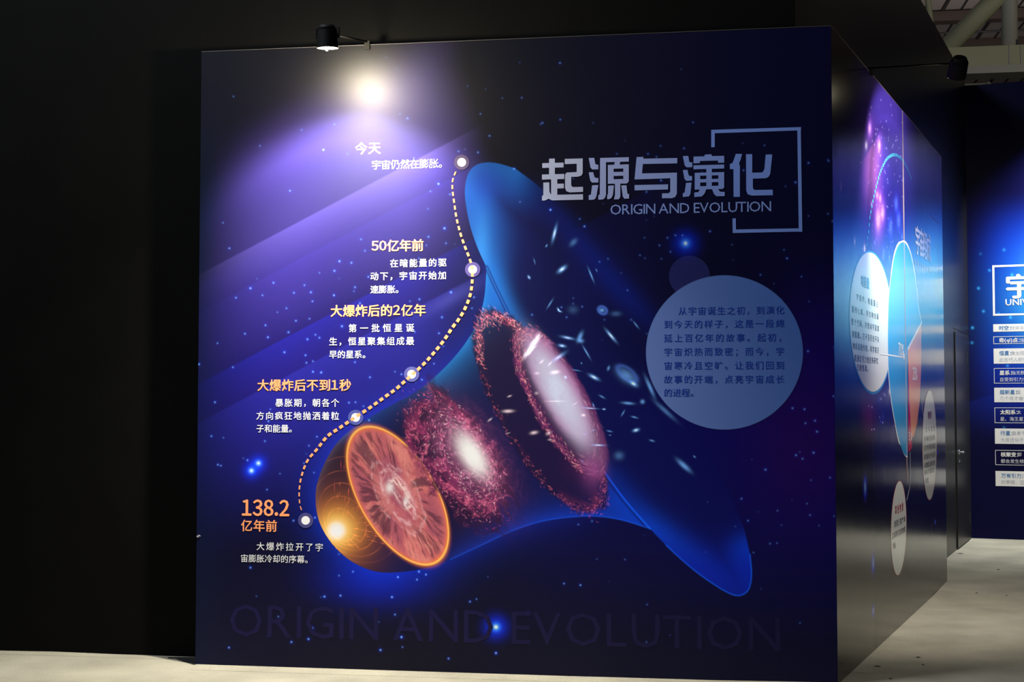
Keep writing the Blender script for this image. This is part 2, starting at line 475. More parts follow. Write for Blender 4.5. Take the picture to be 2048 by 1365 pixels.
    def strokes(P, cx, cy, a, b, ang, n, e_mu, e_sd, L, w, cols, k, th_rng=(-math.pi, math.pi), tang=1.0, jit=35):
        """brush strokes scattered over an elliptical ring"""
        q = math.radians(ang)
        for _ in range(n):
            th = rr_.uniform(*th_rng); e = rr_.gauss(e_mu, e_sd)
            u, v = e * a * math.cos(th), e * b * math.sin(th)
            x = cx + u * math.cos(q) - v * math.sin(q); y = cy + u * math.sin(q) + v * math.cos(q)
            tu, tv = -a * math.sin(th), b * math.cos(th)
            if not tang: tu, tv = u, v
            dx_, dy_ = tu * math.cos(q) - tv * math.sin(q), tu * math.sin(q) + tv * math.cos(q)
            P.sprite(x, y, rr_.uniform(*L), rr_.uniform(*w), math.degrees(math.atan2(dy_, dx_)) + rr_.gauss(0, jit), rr_.choice(cols), rr_.uniform(*k))
    A = full.sub(600, 920, 830, 1170); X, Y = A.X, A.Y
    clip = inside(X, Y, poly_body).astype(np.float32)
    r = np.hypot(X - 673, Y - 1062)
    A.mix(sr(110, 56, 44), np.exp(-((r / 82) ** 2)) * 0.5 * clip)
    A.mix(sr(196, 104, 46), np.exp(-((r / 60) ** 2)) * 0.75 * clip)
    A.mix(sr(240, 168, 66), np.exp(-((r / 38) ** 2)) * 0.9 * clip)
    A.mix(sr(255, 216, 120), np.exp(-((r / 26) ** 2)) * clip)
    A.mix(sr(236, 230, 224), np.exp(-((r / 17) ** 4)) * clip)
    for rr, cx, cy, k in ((32, 684, 1050, .5), (48, 690, 1042, .5), (66, 696, 1034, .42), (84, 702, 1028, .3), (104, 712, 1020, .18)):
        e, th, _, _ = ell(cx, cy, rr * 1.08, rr * 0.82, 60)
        A.add(sr(190, 96, 44), np.exp(-(((e - 1) * rr / 1.1) ** 2)) * k * clip * (0.3 + 0.7 * ss(0.2, 0.8, vnoise(th * 3 + 9, e * 0 + rr))))
    for i in range(70):
        a = math.radians(rr_.uniform(-95, 70)); r0 = rr_.uniform(34, 92)
        x, y = 678 + r0 * math.cos(a), 1058 + r0 * math.sin(a)
        if y > 1095: continue
        full.sprite(x, y, rr_.uniform(3, 10), 0.8, math.degrees(a) + rr_.uniform(-4, 4), sr(230, 110, 56), rr_.uniform(.2, .7))
    for x, y, L in ((669, 975, 9), (690, 1000, 7), (699, 960, 8), (682, 930, 8), (688, 935, 5), (697, 985, 10), (720, 1000, 9)):
        full.sprite(x, y, L, 0.8, 90, sr(200, 60, 44), .6)
    # ---------------- first disc
    A = full.sub(680, 912, 840, 1145); X, Y = A.X, A.Y
    e, th, u, v = ell(795.5, 992, 153.5, 76, 59.8)
    n = fbm(u * 3.2 + 5, v * 3.2 + 9, 5)
    wv = (n - .5) * 1.6
    st = fbm(th * 6.5 + 20 + wv, e * 1.4 + 3, 5); st2 = fbm(th * 12 + 40 + wv, e * 3.4, 5)
    col = np.zeros_like(A.c) + sr(196, 98, 98)
    def m2(c, k):
        col[...] = col * (1 - k[..., None]) + np.asarray(c) * k[..., None]
    m2(sr(220, 132, 120), ss(.45, .75, n) * 0.8)
    m2(sr(150, 74, 92), ss(.55, .35, n) * 0.7 * (1 - ss(0.75, 1, e)))
    m2(sr(150, 70, 96), np.exp(-((e / .55) ** 4)) * .45)
    m2(sr(78, 40, 58), ss(.53, .68, st) * ss(.30, .6, e) * (1 - ss(.80, .97, e)) * 0.8)
    m2(sr(104, 50, 60), ss(.53, .68, st2) * ss(.35, .6, e) * (1 - ss(.88, .98, e)) * 0.75)
    arm = np.exp(-((e - (.33 + 0.06 * np.sin(th * 2 + 1) + .16 * (n - .5))) / .035) ** 2) + .6 * np.exp(-((e - (.5 + .3 * (n - .5))) / .03) ** 2)
    m2(sr(224, 170, 172), np.clip(arm, 0, 1) * ss(.5, .8, ridge(u * 9, v * 9, 4)) * 0.7)
    e2, th2, u2, v2 = ell(803, 988, 36, 12, 58)
    m2(sr(236, 200, 190), np.exp(-((e2 - .8) / .35) ** 2) * ss(.45, .75, ridge(u * 12 + 3, v * 12, 4)) * .9)
    m2(sr(235, 225, 220), np.exp(-(((X - 779) / 8) ** 2 + ((Y - 976) / 11) ** 2)) * .85)
    m2(sr(235, 225, 220), np.exp(-(((X - 812) / 5) ** 2 + ((Y - 1003) / 10) ** 2)) * .7)
    m2(sr(216, 100, 54), ss(.92, 1.0, e) * .6)
    A.c[...] = np.where((e < 1)[..., None], col, A.c)
    A.mix(sr(236, 116, 34), np.exp(-(((e - 1) * 100 / 4.0) ** 2)) * 0.55)
    A.mix(sr(255, 190, 92), np.exp(-(((e - 1) * 100 / 1.5) ** 2)) * 0.95)
    strokes(full, 795.5, 992, 153, 76, 59.8, 60, .66, .13, (4, 11), (.8, 1.6), [sr(60, 10, 20) * -1.0, sr(90, 40, 50) * -1.0, sr(120, 60, 50)], (.3, .7), tang=0, jit=8)
    strokes(full, 800, 990, 70, 32, 59.8, 60, .75, .3, (2, 6), (.6, 1.0), [sr(200, 150, 150)], (.2, .6), jit=40)

    # ---------------- second galaxy
    A = full.sub(720, 1130, 680, 1130); X, Y = A.X, A.Y
    e, th, u, v = ell(910, 912, 160, 76, 56)
    wx = fbm(u * 3.5 + 3, v * 3.5, 4) - .5; wy = fbm(u * 3.5 + 30, v * 3.5 + 8, 4) - .5
    fil = ridge(u * 7 + wx * 3.0, v * 5 + wy * 3.0, 6)
    cl = fbm(u * 4 + wx * 2 + 50, v * 3 + wy * 2, 6)
    m = (1 - ss(.80, 1.10, e + (cl - .5) * .9))
    A.mix(sr(34, 10, 46), m * 0.85)
    sw = fbm(th * 1.3 + e * 3.4 + 4, e * 3 + 1, 3)
    A.mix(sr(128, 40, 84), m * ss(.42, .60, cl * .55 + sw * .45) * ss(.15, .4, e) * 0.8)
    A.mix(sr(190, 84, 112), m * ss(.70, .82, fil) * ss(.42, .56, cl * .6 + sw * .4) * 0.9)
    e3, _, u3, v3 = ell(938, 908, 88, 44, 57)
    A.mix(sr(196, 98, 146), np.exp(-(e3 ** 2) * 1.0) * (0.45 + 0.55 * ss(.6, .8, fil)) * .9)
    strokes(full, 910, 912, 158, 76, 56, 620, .80, .12, (1.2, 3.6), (.6, 1.0), [sr(215, 84, 112), sr(170, 60, 104), sr(240, 140, 150)], (.2, .85), jit=40)
    strokes(full, 925, 910, 110, 54, 56, 520, .7, .2, (1.2, 3.4), (.6, 1.0), [sr(230, 130, 160), sr(205, 95, 130), sr(250, 205, 205)], (.2, .85), jit=35)
    A.mix(sr(232, 190, 205), np.exp(-(e3 ** 2) * 4.2) * (0.4 + .6 * ss(.55, .8, fil)) * .9)
    e4, _, _, _ = ell(944, 910, 44, 20, 58)
    A.mix(sr(240, 236, 228), np.exp(-(e4 ** 3) * .9))
    # ---------------- third galaxy
    A = full.sub(890, 1290, 560, 1090); X, Y = A.X, A.Y
    e, th, u, v = ell(1080, 824, 232, 80, 60.5)
    wx = fbm(u * 5 + 13, v * 4 + 2, 4) - .5; wy = fbm(u * 5 + 33, v * 4 + 18, 4) - .5
    fil = ridge(u * 12 + wx * 4, v * 6 + wy * 3.4, 6); cl = fbm(u * 7 + wx * 3, v * 5 + wy * 2 + 9, 6)
    m = 1 - ss(.96, 1.04, e + (cl - .5) * .16)
    A.mix(sr(24, 9, 50), m * 0.85)
    upk = np.clip(0.25 + 0.75 * ss(-.35, -0.7, u) + .55 * ss(.5, .95, u), 0, 1)
    ringk = np.exp(-(((e - .93) / .07) ** 2)) * m
    A.mix(sr(96, 34, 70), ringk * ss(.45, .6, cl) * .75 * upk)
    strokes(full, 1080, 824, 232, 80, 60.5, 420, .93, .04, (1.6, 4.4), (.6, 1.0), [sr(235, 120, 120), sr(200, 80, 96), sr(240, 160, 150)], (.25, .9), th_rng=(math.pi * .72, math.pi * 1.30), tang=0, jit=32)
    strokes(full, 1080, 824, 232, 80, 60.5, 170, .96, .035, (1.4, 3.6), (.7, 1.1), [sr(200, 90, 110), sr(150, 60, 90)], (.2, .7), th_rng=(-.9, .75), jit=40)
    strokes(full, 1080, 824, 232, 80, 60.5, 90, .95, .05, (1.4, 4), (.7, 1.3), [sr(170, 60, 80), sr(220, 110, 110)], (.15, .6), th_rng=(.8, 2.2), jit=30)
    e5, th5, u5, v5 = ell(1120, 805, 172, 56, 61.5)
    m5 = 1 - ss(.92, 1.04, e5 + (cl - .5) * .2)
    A.mix(sr(98, 40, 88), m5 * .8)
    A.mix(sr(44, 14, 62), m5 * np.exp(-(((e5 - .66) / .18) ** 2)) * ss(.1, .5, v5) * .8)
    A.mix(sr(52, 16, 60), np.exp(-(((X - 1150) / 26) ** 2 + ((Y - 930) / 30) ** 2)) * .6)
    strokes(full, 1120, 805, 170, 55, 61.5, 560, .90, .07, (1.4, 4.2), (.6, 1.0), [sr(220, 100, 110), sr(170, 64, 92), sr(240, 160, 150)], (.2, .75), th_rng=(.5, 4.0), jit=25)
    strokes(full, 1120, 805, 165, 52, 61.5, 130, .85, .08, (3, 9), (.6, 1.0), [sr(170, 80, 120), sr(200, 140, 160)], (.15, .5), th_rng=(-2.2, .5), jit=12)
    e6, _, u6, v6 = ell(1115, 776, 132, 37, 62)
    A.mix(sr(168, 108, 156), (1 - ss(.75, 1.12, e6 + (cl - .5) * .3)) * .85)
    e7, _, u7, v7 = ell(1119, 790, 108, 27, 61)
    A.mix(sr(196, 198, 216), np.exp(-(e7 ** 3) * .9) * (.84 + .16 * ss(.4, .7, cl)))
    A.mix(sr(140, 66, 122), np.exp(-(((X - 1185) / 20) ** 2 + ((Y - 938) / 34) ** 2)) * .6)
    A = full; X, Y = A.X, A.Y
    # bright jet galaxy on its shoulder
    for i in range(12):
        k = i / 11.0
        A.sprite(1051 + 26 * k + math.sin(i * 2.1) * 2.2, 712 - 38 * k, 9, 3.0 + (1 - abs(k - .6)) * 1.5, -62 + 12 * math.sin(i), sr(225, 210, 220), .38)
    for i in range(34):
        k = rr_.random(); A.sprite(1053 + 27 * k + rr_.uniform(-6, 6), 710 - 38 * k + rr_.uniform(-5, 5), 4, .8, rr_.uniform(-80, -20), sr(255, 240, 240), .5)

    # ---------------- small distant galaxies
    blue = sr(110, 165, 230); wh = sr(215, 205, 225)
    G = [(1109, 467, 15, 3, -76, .75), (1093, 492, 3, 1.4, -60, .6), (1147, 485, 9, 5, -45, .22), (1069, 523, 6, 1.2, 75, .35), (1124, 539, 9, 4, -38, .85),
         (1058, 555, 4, 2.4, 60, .7), (1182, 550, 13, 1.6, 68, .55), (1193, 541, 3, 1, 60, .5), (1100, 608, 10, 1.6, -58, .5), (1117, 620, 4, 1.8, 60, .9),
         (1120, 623, 4, 1.4, 20, .7), (1204, 621, 5, 4, 0, .55), (1135, 676, 12, 2.8, 12, .7), (1160, 674, 10, 4, -65, .6), (1161, 682, 6, 4, 10, .6),
         (1124, 692, 7, 3, 10, .85), (1222, 672, 14, 2.8, 50, .7), (1173, 705, 13, 1.6, 60, .65), (1117, 715, 15, 4, -35, .7), (1272, 650, 8, 1.6, 52, .35),
         (1188, 755, 10, 3.4, 28, .9), (1217, 737, 4.5, 2.4, -70, .5), (1204, 794, 6, 1.6, 30, .5), (1256, 807, 11, 2.6, 5, .6), (1285, 804, 4, 4, 0, .55),
         (1180, 817, 14, 1.4, 4, .7), (1187, 811, 4, 1.6, 70, .6), (1208, 819, 3, 1.6, 5, .8), (1246, 827, 6, 1.4, -60, .55), (1269, 835, 6, 1.6, 15, .55),
         (1272, 861, 6, 3.2, -15, .85), (1187, 861, 5, 1.3, -20, .4), (1219, 863, 5, 1.4, 12, .55), (1220, 871, 2.4, 1, 0, .5), (1304, 882, 5, 1.8, 15, .45),
         (1197, 891, 12, 1.7, 2, .9), (1163, 727, 2, 1.2, 80, .6), (1152, 741, 9, 1, 10, .55), (1131, 755, 3.4, 2.6, 60, .85), (1253, 752, 20, 11, 35, .4),
         (1267, 768, 8, 4, 32, .75), (1300, 775, 20, 3.4, 66, .5), (1368, 932, 16, 4.5, 42, .6), (1389, 914, 3, 1.6, 40, .4), (1238, 912, 9, 8, 0, .22),
         (1146, 620, 10, 8, 0, .1), (1232, 628, 10, 5, 0, .12), (1330, 822, 26, 4, 42, .25)]
    for x, y, L, w, a, k in G: A.sprite(x, y, L, w, a, blue, k)
    for x, y, L, w, a, k in G:
        if k > .65: A.sprite(x, y, L * .5, w * .5, a, wh, k * .8)
    for x, y, L, w, a, k in [(1110, 745, 9, 3.6, -8, .9), (1016, 823, 10, 3, -2, 1.0), (1019, 793, 4, 1.6, -20, .8), (980, 840, 5, 1.6, -38, .8), (1016, 867, 4, 1.2, -15, .5),
                             (1068, 866, 7, 3.2, -10, .9), (1097, 867, 5, 3, -35, .7), (1167, 831, 4, 2.4, 5, .9), (1110, 803, 18, 1, 0, .6), (1150, 808, 6, 1, -30, .5),
                             (1074, 747, 5, 3, 0, .5), (1073, 787, 4, 3, 0, .45), (1083, 724, 6, 2, -40, .6), (1100, 728, 5, 1.6, -50, .7), (1080, 826, 3, 2, 0, .5), (1100, 880, 4, 2, 0, .5)]:
        A.sprite(x, y, L, w, a, sr(230, 200, 205), k)
    A = full.sub(1180, 1300, 600, 790)
    e, th, u, v = ell(1205, 621, 11, 9, 30); A.add(sr(60, 90, 170), np.exp(-(((e - .8) / .25) ** 2)) * .6)
    e, th, u, v = ell(1254, 748, 26, 13, 30); A.add(sr(60, 90, 170), np.exp(-(((e - .85 - .1 * np.sin(th * 2)) / .2) ** 2)) * .35)
    A = full
    # ---------------- stars
    stars = [(467, 193, .35), (669, 249, .8), (603, 260, .6), (520, 292, .5), (647, 300, 1.4), (695, 308, .6), (773, 115, .4), (794, 138, .35), (765, 181, .5),
             (800, 228, .6), (815, 237, 1.2), (961, 228, .35), (580, 382, 1.0), (861, 383, .6), (877, 368, 1.3), (900, 389, .6), (856, 418, .5), (828, 316, .5), (917, 303, .6), (956, 305, .6),
             (459, 497, .6), (446, 446, .3), (514, 558, .3), (501, 577, 1.3), (547, 566, 1.1), (472, 596, .8), (525, 591, .8), (588, 586, 1.0), (609, 571, .9), (622, 585, 1.2),
             (625, 603, .9), (573, 617, .8), (555, 625, .5), (639, 546, .6), (669, 542, 1.3), (679, 523, 1.1), (668, 591, .8), (592, 642, .9), (619, 638, .7), (531, 651, .9),
             (490, 668, .8), (577, 665, 1.0), (536, 675, 1.0), (615, 679, 1.1), (631, 670, .8), (639, 676, .9), (684, 653, 1.3), (722, 479, .9), (730, 502, .9), (679, 523, .8),
             (703, 526, 1.2), (710, 575, 1.0), (708, 583, .5), (737, 554, 1.0), (668, 591, .8), (889, 457, 1.4), (857, 474, .9), (892, 487, .6), (853, 491, .5), (902, 585, 1.3),
             (948, 595, .7), (839, 599, .9), (820, 603, .5), (944, 617, .5), (884, 635, .9), (829, 664, 1.0), (878, 667, .8), (886, 692, .8), (868, 728, .6), (710, 725, .8),
             (720, 607, 1.0), (838, 517, .6), (435, 687, .5), (466, 735, .6), (398, 729, .8), (569, 705, 1.1), (611, 711, .9), (613, 726, .8), (626, 723, .7), (626, 744, .7),
             (642, 746, .8), (430, 805, .7), (541, 819, .5), (537, 843, .8), (423, 873, .6), (447, 876, .3), (530, 883, .6), (634, 874, .6), (618, 892, .5), (495, 921, .7),
             (436, 930, .6), (442, 932, .5), (560, 948, .3), (608, 927, .4), (628, 946, .4), (534, 980, .5), (626, 744, .6), (643, 745, .7), (740, 755, .9), (803, 749, .8), (790, 744, .5),
             (844, 760, .8), (831, 763, .6), (698, 806, .8), (711, 805, .7), (727, 813, .5), (738, 841, .8), (501, 1136, .6), (587, 1042, .6), (630, 1036, .7), (649, 1194, .8), (681, 1192, .7),
             (678, 1109, .3), (678, 1152, .4), (706, 1144, .5), (796, 1155, .8), (838, 1144, .8), (852, 1150, .7), (834, 1160, .6), (784, 1195, .8), (624, 1257, .9), (617, 1279, .7),
             (583, 1285, .6), (803, 1275, .9), (761, 1301, .7), (992, 1307, .8), (897, 1318, .5), (1056, 1228, .8), (940, 1204, .5), (458, 1296, .5), (953, 1199, .3), (790, 1230, .5),
             (1184, 1043, .8), (1161, 1171, .5), (1250, 1120, .5), (1194, 1119, .4), (1294, 1210, .5), (1293, 1285, .5), (1128, 1168, .4), (1600, 1247, .4), (1540, 1088, .6), (1507, 1106, .5),
             (1554, 1087, .5), (1496, 1042, .7), (1620, 1031, .6), (1614, 1008, .5), (1555, 1022, .5), (1483, 998, .7), (1668, 1033, .4), (1660, 956, .6), (1622, 961, .4), (1585, 817, .8),
             (1609, 819, .8), (1611, 847, .7), (1630, 842, .8), (1634, 864, .9), (1531, 940, 1.0), (1592, 911, .9), (1605, 918, .7), (1627, 906, 1.0), (1563, 1051, .3), (1638, 1052, .3),
             (1280, 511, .5), (1319, 491, .6), (1289, 476, .4), (1335, 476, .6), (1351, 471, .7), (1365, 471, .7), (1341, 504, .6), (1420, 463, .7), (1199, 524, .6), (1216, 518, .6), (1290, 517, .4),
             (1323, 518, .4), (1568, 500, .4), (1574, 517, .7), (1521, 550, .5), (1603, 554, .4), (1464, 490, .3), (1255, 581, .6), (1616, 703, .8), (1669, 695, .8), (1667, 793, .6), (1123, 615, .3),
             (1186, 246, .3), (1234, 308, .5), (1296, 308, .6), (1313, 314, .5), (1368, 297, .6), (1321, 292, .4), (1322, 361, .9), (1293, 384, .8), (1101, 420, .8), (1169, 453, .5), (1487, 341, .6),
             (1591, 365, .8), (1617, 326, .7), (1657, 322, .5), (1028, 338, .7), (979, 272, .5), (1386, 245, .5), (1120, 126, .4), (1085, 246, .4), (1262, 640, .5), (1209, 640, .4), (1064, 630, .4),
             (1571, 373, .3), (1529, 291, .4), (1665, 443, .5), (1656, 428, .4), (1618, 603, .3)]
    for i in range(70):
        stars.append((rr_.uniform(420, 1660), rr_.uniform(120, 1320), rr_.uniform(.12, .3)))
    for x, y, k in stars:
        right = x > 1180
        q = k * (0.2 if right else .75)
        A.sprite(x, y, 3.0 + k * 1.6, 3.0 + k * 1.6, 0, sr(20, 50, 225), q * .45)
        A.sprite(x, y, 1.5 + k * .35, 1.5 + k * .35, 0, sr(150, 210, 255), q * 1.0)
    for x, y, R, k in ((503, 942, 17, .9), (517, 927, 17, .9), (992, 1255, 22, .8), (1371, 487, 24, .35)):
        A.sprite(x, y, R, R, 0, sr(0, 40, 215), k)
        A.sprite(x, y, R * .38, R * .38, 0, sr(60, 150, 240), k)
        A.sprite(x, y, 3.6, 3.6, 0, sr(235, 240, 230), k)
    A.sprite(510, 935, 16, 10, -45, sr(0, 60, 220), .5)

    # ---------------- colours read off the photo -> ink colour
    E = E_of(A, sA + LA_SKEW, 3.60, LA_OUT, E_MAIN_I, 0.0)
    E = E * (cone_guess(A, 50, 1.0) + .14) + E_MAIN_FILL
    A.c = A.c / E[..., None] / np.array([1.0, .95, .86], np.float32)
    # overprinted circles (already ink colours): big intro circle, small one behind it, timeline markers
    def disc(cx, cy, rx, ry, col, a):
        e = np.hypot((X - cx) / rx, (Y - cy) / ry)
        A.mix(col, (1 - ss(1 - .7 / rx, 1 + .7 / rx, e)) * a)
    disc(1379, 553, 41, 41, sr(58, 62, 150), .32)
    gx = np.clip((X - 1292) / 314, 0, 1) * .75 + np.clip((Y - 551) / 309, 0, 1) * -.25 + .25
    ink0 = sr(116, 144, 222); ink1 = sr(74, 118, 214)
    col = ink0 * (1 - gx[..., None]) + ink1 * gx[..., None]
    e = np.hypot((X - 1449) / 157, (Y - 705.5) / 154.5)
    k = (1 - ss(.996, 1.004, e))[..., None]
    A.c = A.c * (1 - k) + col * k * CIRCLE_GAIN
    return A

E_MAIN_I, E_MAIN_FILL = 31.0, 0.30
CIRCLE_GAIN = .68
def cone_guess(A, half, blend):
    """beam of the panel lamp, pointing straight down"""
    dz = 3.60 - A.Z; ds = A.S - sA - LA_SKEW
    cosang = dz / np.sqrt(dz ** 2 + ds ** 2 + LA_OUT ** 2)
    ca = math.cos(math.radians(half))
    q = np.clip((cosang - ca) / ((1 - ca) * blend), 0, 1)
    return q * q * (3 - 2 * q)

artM = paint_main()
imgM = artM.image('origin_and_evolution_print')
M_MAIN = print_material('glossy_print_origin', imgM, GLOSS_M, .22)

# ------------------------------------------------------------------ a printed sheet on a plane
def sheet(name, P0, d, n, s0, s1, z0, z1, art_rng, m, parent, off=0.001, segs=1):
    a0, a1, b0, b1 = art_rng
    vs = []; uv = []
    for s, z in ((s0, z0), (s1, z0), (s1, z1), (s0, z1)):
        p = P0 + d * s + n * off
        vs.append(pz(p, z)); uv.append(((s - a0) / (a1 - a0), (z - b0) / (b1 - b0)))
    me = bpy.data.meshes.new(name); me.from_pydata(vs, [], [[0, 1, 2, 3]])
    fn = (Vector(vs[1]) - Vector(vs[0])).cross(Vector(vs[3]) - Vector(vs[0]))
    if fn.dot(Vector((n[0], n[1], 0))) < 0:
        me.clear_geometry(); me.from_pydata(vs[::-1], [], [[0, 1, 2, 3]]); uv = uv[::-1]
    ul = me.uv_layers.new(name='UVMap')
    for i, q in enumerate(uv): ul.data[i].uv = q
    return link(name, me, m, parent)

class Plane:
    def __init__(s, P0, d, n, parent):
        s.P0, s.d, s.n, s.parent = P0, d, n, parent
    def sz(s, x, y): return on_plane(x, y, s.P0, s.d)
    def poly(s, name, polys, m, off=0.002, px=True, parent=None, uvr=None):
        """flat printed shapes; polys = list of pixel (or s,z) outlines"""
        vs, fs = [], []
        uv = []
        for ip, P in enumerate(polys):
            lay = ip * .00012 if name.startswith('title') else 0.0
            k = len(vs)
            Q = [s.sz(*p) if px else p for p in P]
            # orientation so that the face looks outwards
            ar = sum(Q[i][0] * Q[(i + 1) % len(Q)][1] - Q[(i + 1) % len(Q)][0] * Q[i][1] for i in range(len(Q)))
            dirv = Vector((s.d[0], s.d[1], 0)).cross(Vector((0, 0, 1))).dot(Vector((s.n[0], s.n[1], 0)))
            if ar * dirv < 0: Q = Q[::-1]
            for a, z in Q:
                vs.append(pz(s.P0 + s.d * a + s.n * (.0012 + off * .4 + lay), z)); uv.append((a, z))
            fs.append(list(range(k, k + len(Q))))
        me = bpy.data.meshes.new(name); me.from_pydata(vs, [], fs)
        if uvr:
            ul = me.uv_layers.new(name='UVMap')
            for l in me.loops:
                a, z = uv[l.vertex_index]; ul.data[l.index].uv = ((a - uvr[0]) / (uvr[1] - uvr[0]), (z - uvr[2]) / (uvr[3] - uvr[2]))
        return link(name, me, m, parent or s.parent)

GL = {}
def glyph(ch, bold):
    if bold > 0 :
        if (ch, bold) not in GL:
            v, f = glyph(ch, 0.0); V, FF = [], []
            for dx, dy in ((0, 0), (bold, 0), (-bold, 0), (0, bold * .6), (0, -bold * .6)):
                FF += [[i + len(V) * len(v) for i in q] for q in f]
                V.append(np.column_stack([v + np.array([dx, dy]), np.full(len(v), .00012 * len(V))]) if len(v) else v)
            GL[(ch, bold)] = (np.vstack(V) if len(v) else v, FF)
        return GL[(ch, bold)]
    if ch in '0123456789.': 
        v, f = glyph(chr(ord(ch) + 0xFEE0), 0.0)
        if ch == '.': return (v - np.array([v[:, 0].min() - .03, 0])), f
        return (v - np.array([v[:, 0].min() - .03, 0])) * np.array([1.0, 1.0]), f
    k = (ch, bold)
    if k in GL: return GL[k]
    c = bpy.data.curves.new('g', 'FONT'); c.body = ch; c.size = 1; c.resolution_u = 2; c.offset = bold
    o = bpy.data.objects.new('g', c); COL.objects.link(o)
    dg = bpy.context.evaluated_depsgraph_get()
    me = bpy.data.meshes.new_from_object(o.evaluated_get(dg))
    v = np.array([(q.co.x, q.co.y) for q in me.vertices]) if len(me.vertices) else np.zeros((0, 2))
    f = [list(p.vertices) for p in me.polygons]
    bpy.data.objects.remove(o); bpy.data.curves.remove(c); bpy.data.meshes.remove(me)
    GL[k] = (v, f); return GL[k]
def adv(ch, v):
    if ch == ' ': return 0.28
    if ord(ch) > 0x2E00: return 1.0
    return (v[:, 0].max() + 0.06) if len(v) else .3

def text(pl, name, lines, m, bold=0.0, off=0.003, parent=None, label=None, sx=1.0):
    """lines: (string, x0, x1 or None, y centre at x0, em size) in photo pixels, laid level on the plane"""
    if len(lines) > 1:
        for l in lines: o = text(pl, name.replace('_text', '_line'), [l], m, bold, off, parent, label, sx)
        return o
    vs, fs = [], []
    for (t, x0, x1, yc, em) in lines:
        s0, z0 = pl.sz(x0, yc)
        zt = pl.sz(x0, yc - em / 2)[1]; zb = pl.sz(x0, yc + em / 2)[1]
        e = zt - zb
        gs = [glyph(c, bold) for c in t]
        ad = [adv(c, g[0]) * e * sx for c, g in zip(t, gs)]
        sgn = 1.0
        # which way is right on the picture
        if project(np.array([*(pl.P0 + pl.d * (s0 + .1)), z0]))[0] < x0: sgn = -1.0
        gap = 0.0
        if x1 is not None:
            s1 = pl.sz(x1, yc)[0]; gap = (abs(s1 - s0) - sum(ad)) / max(1, len(t) - 1)
        cur = 0.0
        for c, (v, f), a in zip(t, gs, ad):
            k = len(vs)
            for q_ in v:
                gx, gy = q_[0], q_[1]; lay = q_[2] if len(q_) > 2 else 0.0
                s_ = s0 + sgn * (cur + gx * e * sx); z_ = z0 + (gy - (0.38 if ord(c) > 0x2E00 else 0.35)) * e
                vs.append(pz(pl.P0 + pl.d * s_ + pl.n * (.0012 + off * .4 + lay), z_))
            fs += [[k + i for i in q] for q in f]
            cur += a + gap
    me = bpy.data.meshes.new(name); me.from_pydata(vs, [], fs); me.update()
    # face outwards
    if me.polygons and me.polygons[0].normal.dot(Vector((pl.n[0], pl.n[1], 0))) < 0: me.flip_normals()
    o = link(name, me, m, parent or pl.parent)
    if label: o['label'] = label
    return o

def ellipse_px(cx, cy, rx, ry, n=64):
    return [(cx + rx * math.cos(2 * math.pi * i / n), cy + ry * math.sin(2 * math.pi * i / n)) for i in range(n)]
def ring_polys(cx, cy, rx, ry, w, n=72):
    o = ellipse_px(cx, cy, rx, ry, n); i_ = ellipse_px(cx, cy, rx - w[0], ry - w[1], n)
    return [[o[k], o[(k + 1) % n], i_[(k + 1) % n], i_[k]] for k in range(n)]

# ================================================================== MAIN PANEL
root = empty('exhibition_panel', pz(C0 + DM * LM / 2, 0))
tag(root, 'tall dark blue printed exhibition panel facing the viewer with horn-shaped universe diagram', 'display panel')
def under(o, r):
    """keep world geometry, parent to an empty that has a location"""
    o.parent = r; o.matrix_parent_inverse = Matrix.Translation(-Vector(r.location)); return o
class Root:
    pass
def adopt_all(r, before):
    for o in list(bpy.data.objects):
        if o not in before and o is not r and o.parent is r and o.matrix_parent_inverse == Matrix.Identity(4):
            o.matrix_parent_inverse = Matrix.Translation(-Vector(r.location))
before = set(bpy.data.objects)
ME = C0 + DM * LM
board = prism('board', [C0, ME, ME - NM * (BM - .002), CB + NM * .002 + DM * .002], 0, HP, mat('black_board_sides', (0.012, 0.012, 0.014), .5), root)
s790 = on_plane(791, 500, C0, DM)[0]
ra = (0, LM, 0, HP)
sheet('printed_sheet', C0, DM, NM, s790, LM, 0, HP, ra, M_MAIN, root)
sheet('printed_sheet', C0, DM, NM, 0, s790, 0, HP, ra, M_MAIN, root)
# pale cut edges of the sheets along the top
bm = bmesh.new(); add_bar(bm, pz(ME + NM * .001, HP + .001), pz(C0 + NM * .001, HP + .001), .003, .003)
bmobj('sheet_edge', bm, M_EDGE, root)
PM = Plane(C0, DM, NM, root)

I_OR = ink('orange_ink', (.90, .33, .135))
I_WH = ink('white_ink', (0.78, 0.78, 0.80))
def em_lines(base): return base
text(PM, 'heading_text', [('今天', 710, 762, 297.5, 26)], I_OR, .022, label='orange heading 今天')
text(PM, 'heading_text', [('50亿年前', 743, 848, 492.5, 25.4)], I_OR, .022, label='orange heading 50亿年前')
text(PM, 'heading_text', [('大爆炸后的2亿年', 661, 852.5, 622.5, 25.4)], I_OR, .022, label='orange heading 大爆炸后的2亿年')
text(PM, 'heading_text', [('大爆炸后不到1秒', 514.5, 703, 771, 25)], I_OR, .022, label='orange heading 大爆炸后不到1秒')
text(PM, 'heading_text', [('138.2', 484, 581, 1016.5, 42)], I_OR, .03, sx=.84, label='orange figure 138.2')
text(PM, 'heading_text', [('亿年前', 482, 555, 1051.5, 25)], I_OR, .02, label='orange heading 亿年前')
text(PM, 'paragraph_text', [('宇宙仍然在膨胀。', 743, 897, 330.5, 20)], I_WH, .004)
text(PM, 'paragraph_text', [('在暗能量的驱', 780, 893.5, 527, 17.6), ('动下，宇宙开始加', 740.5, 893.5, 553, 17.6), ('速膨胀。', 740.5, None, 579.5, 17.2)], I_WH, .008)
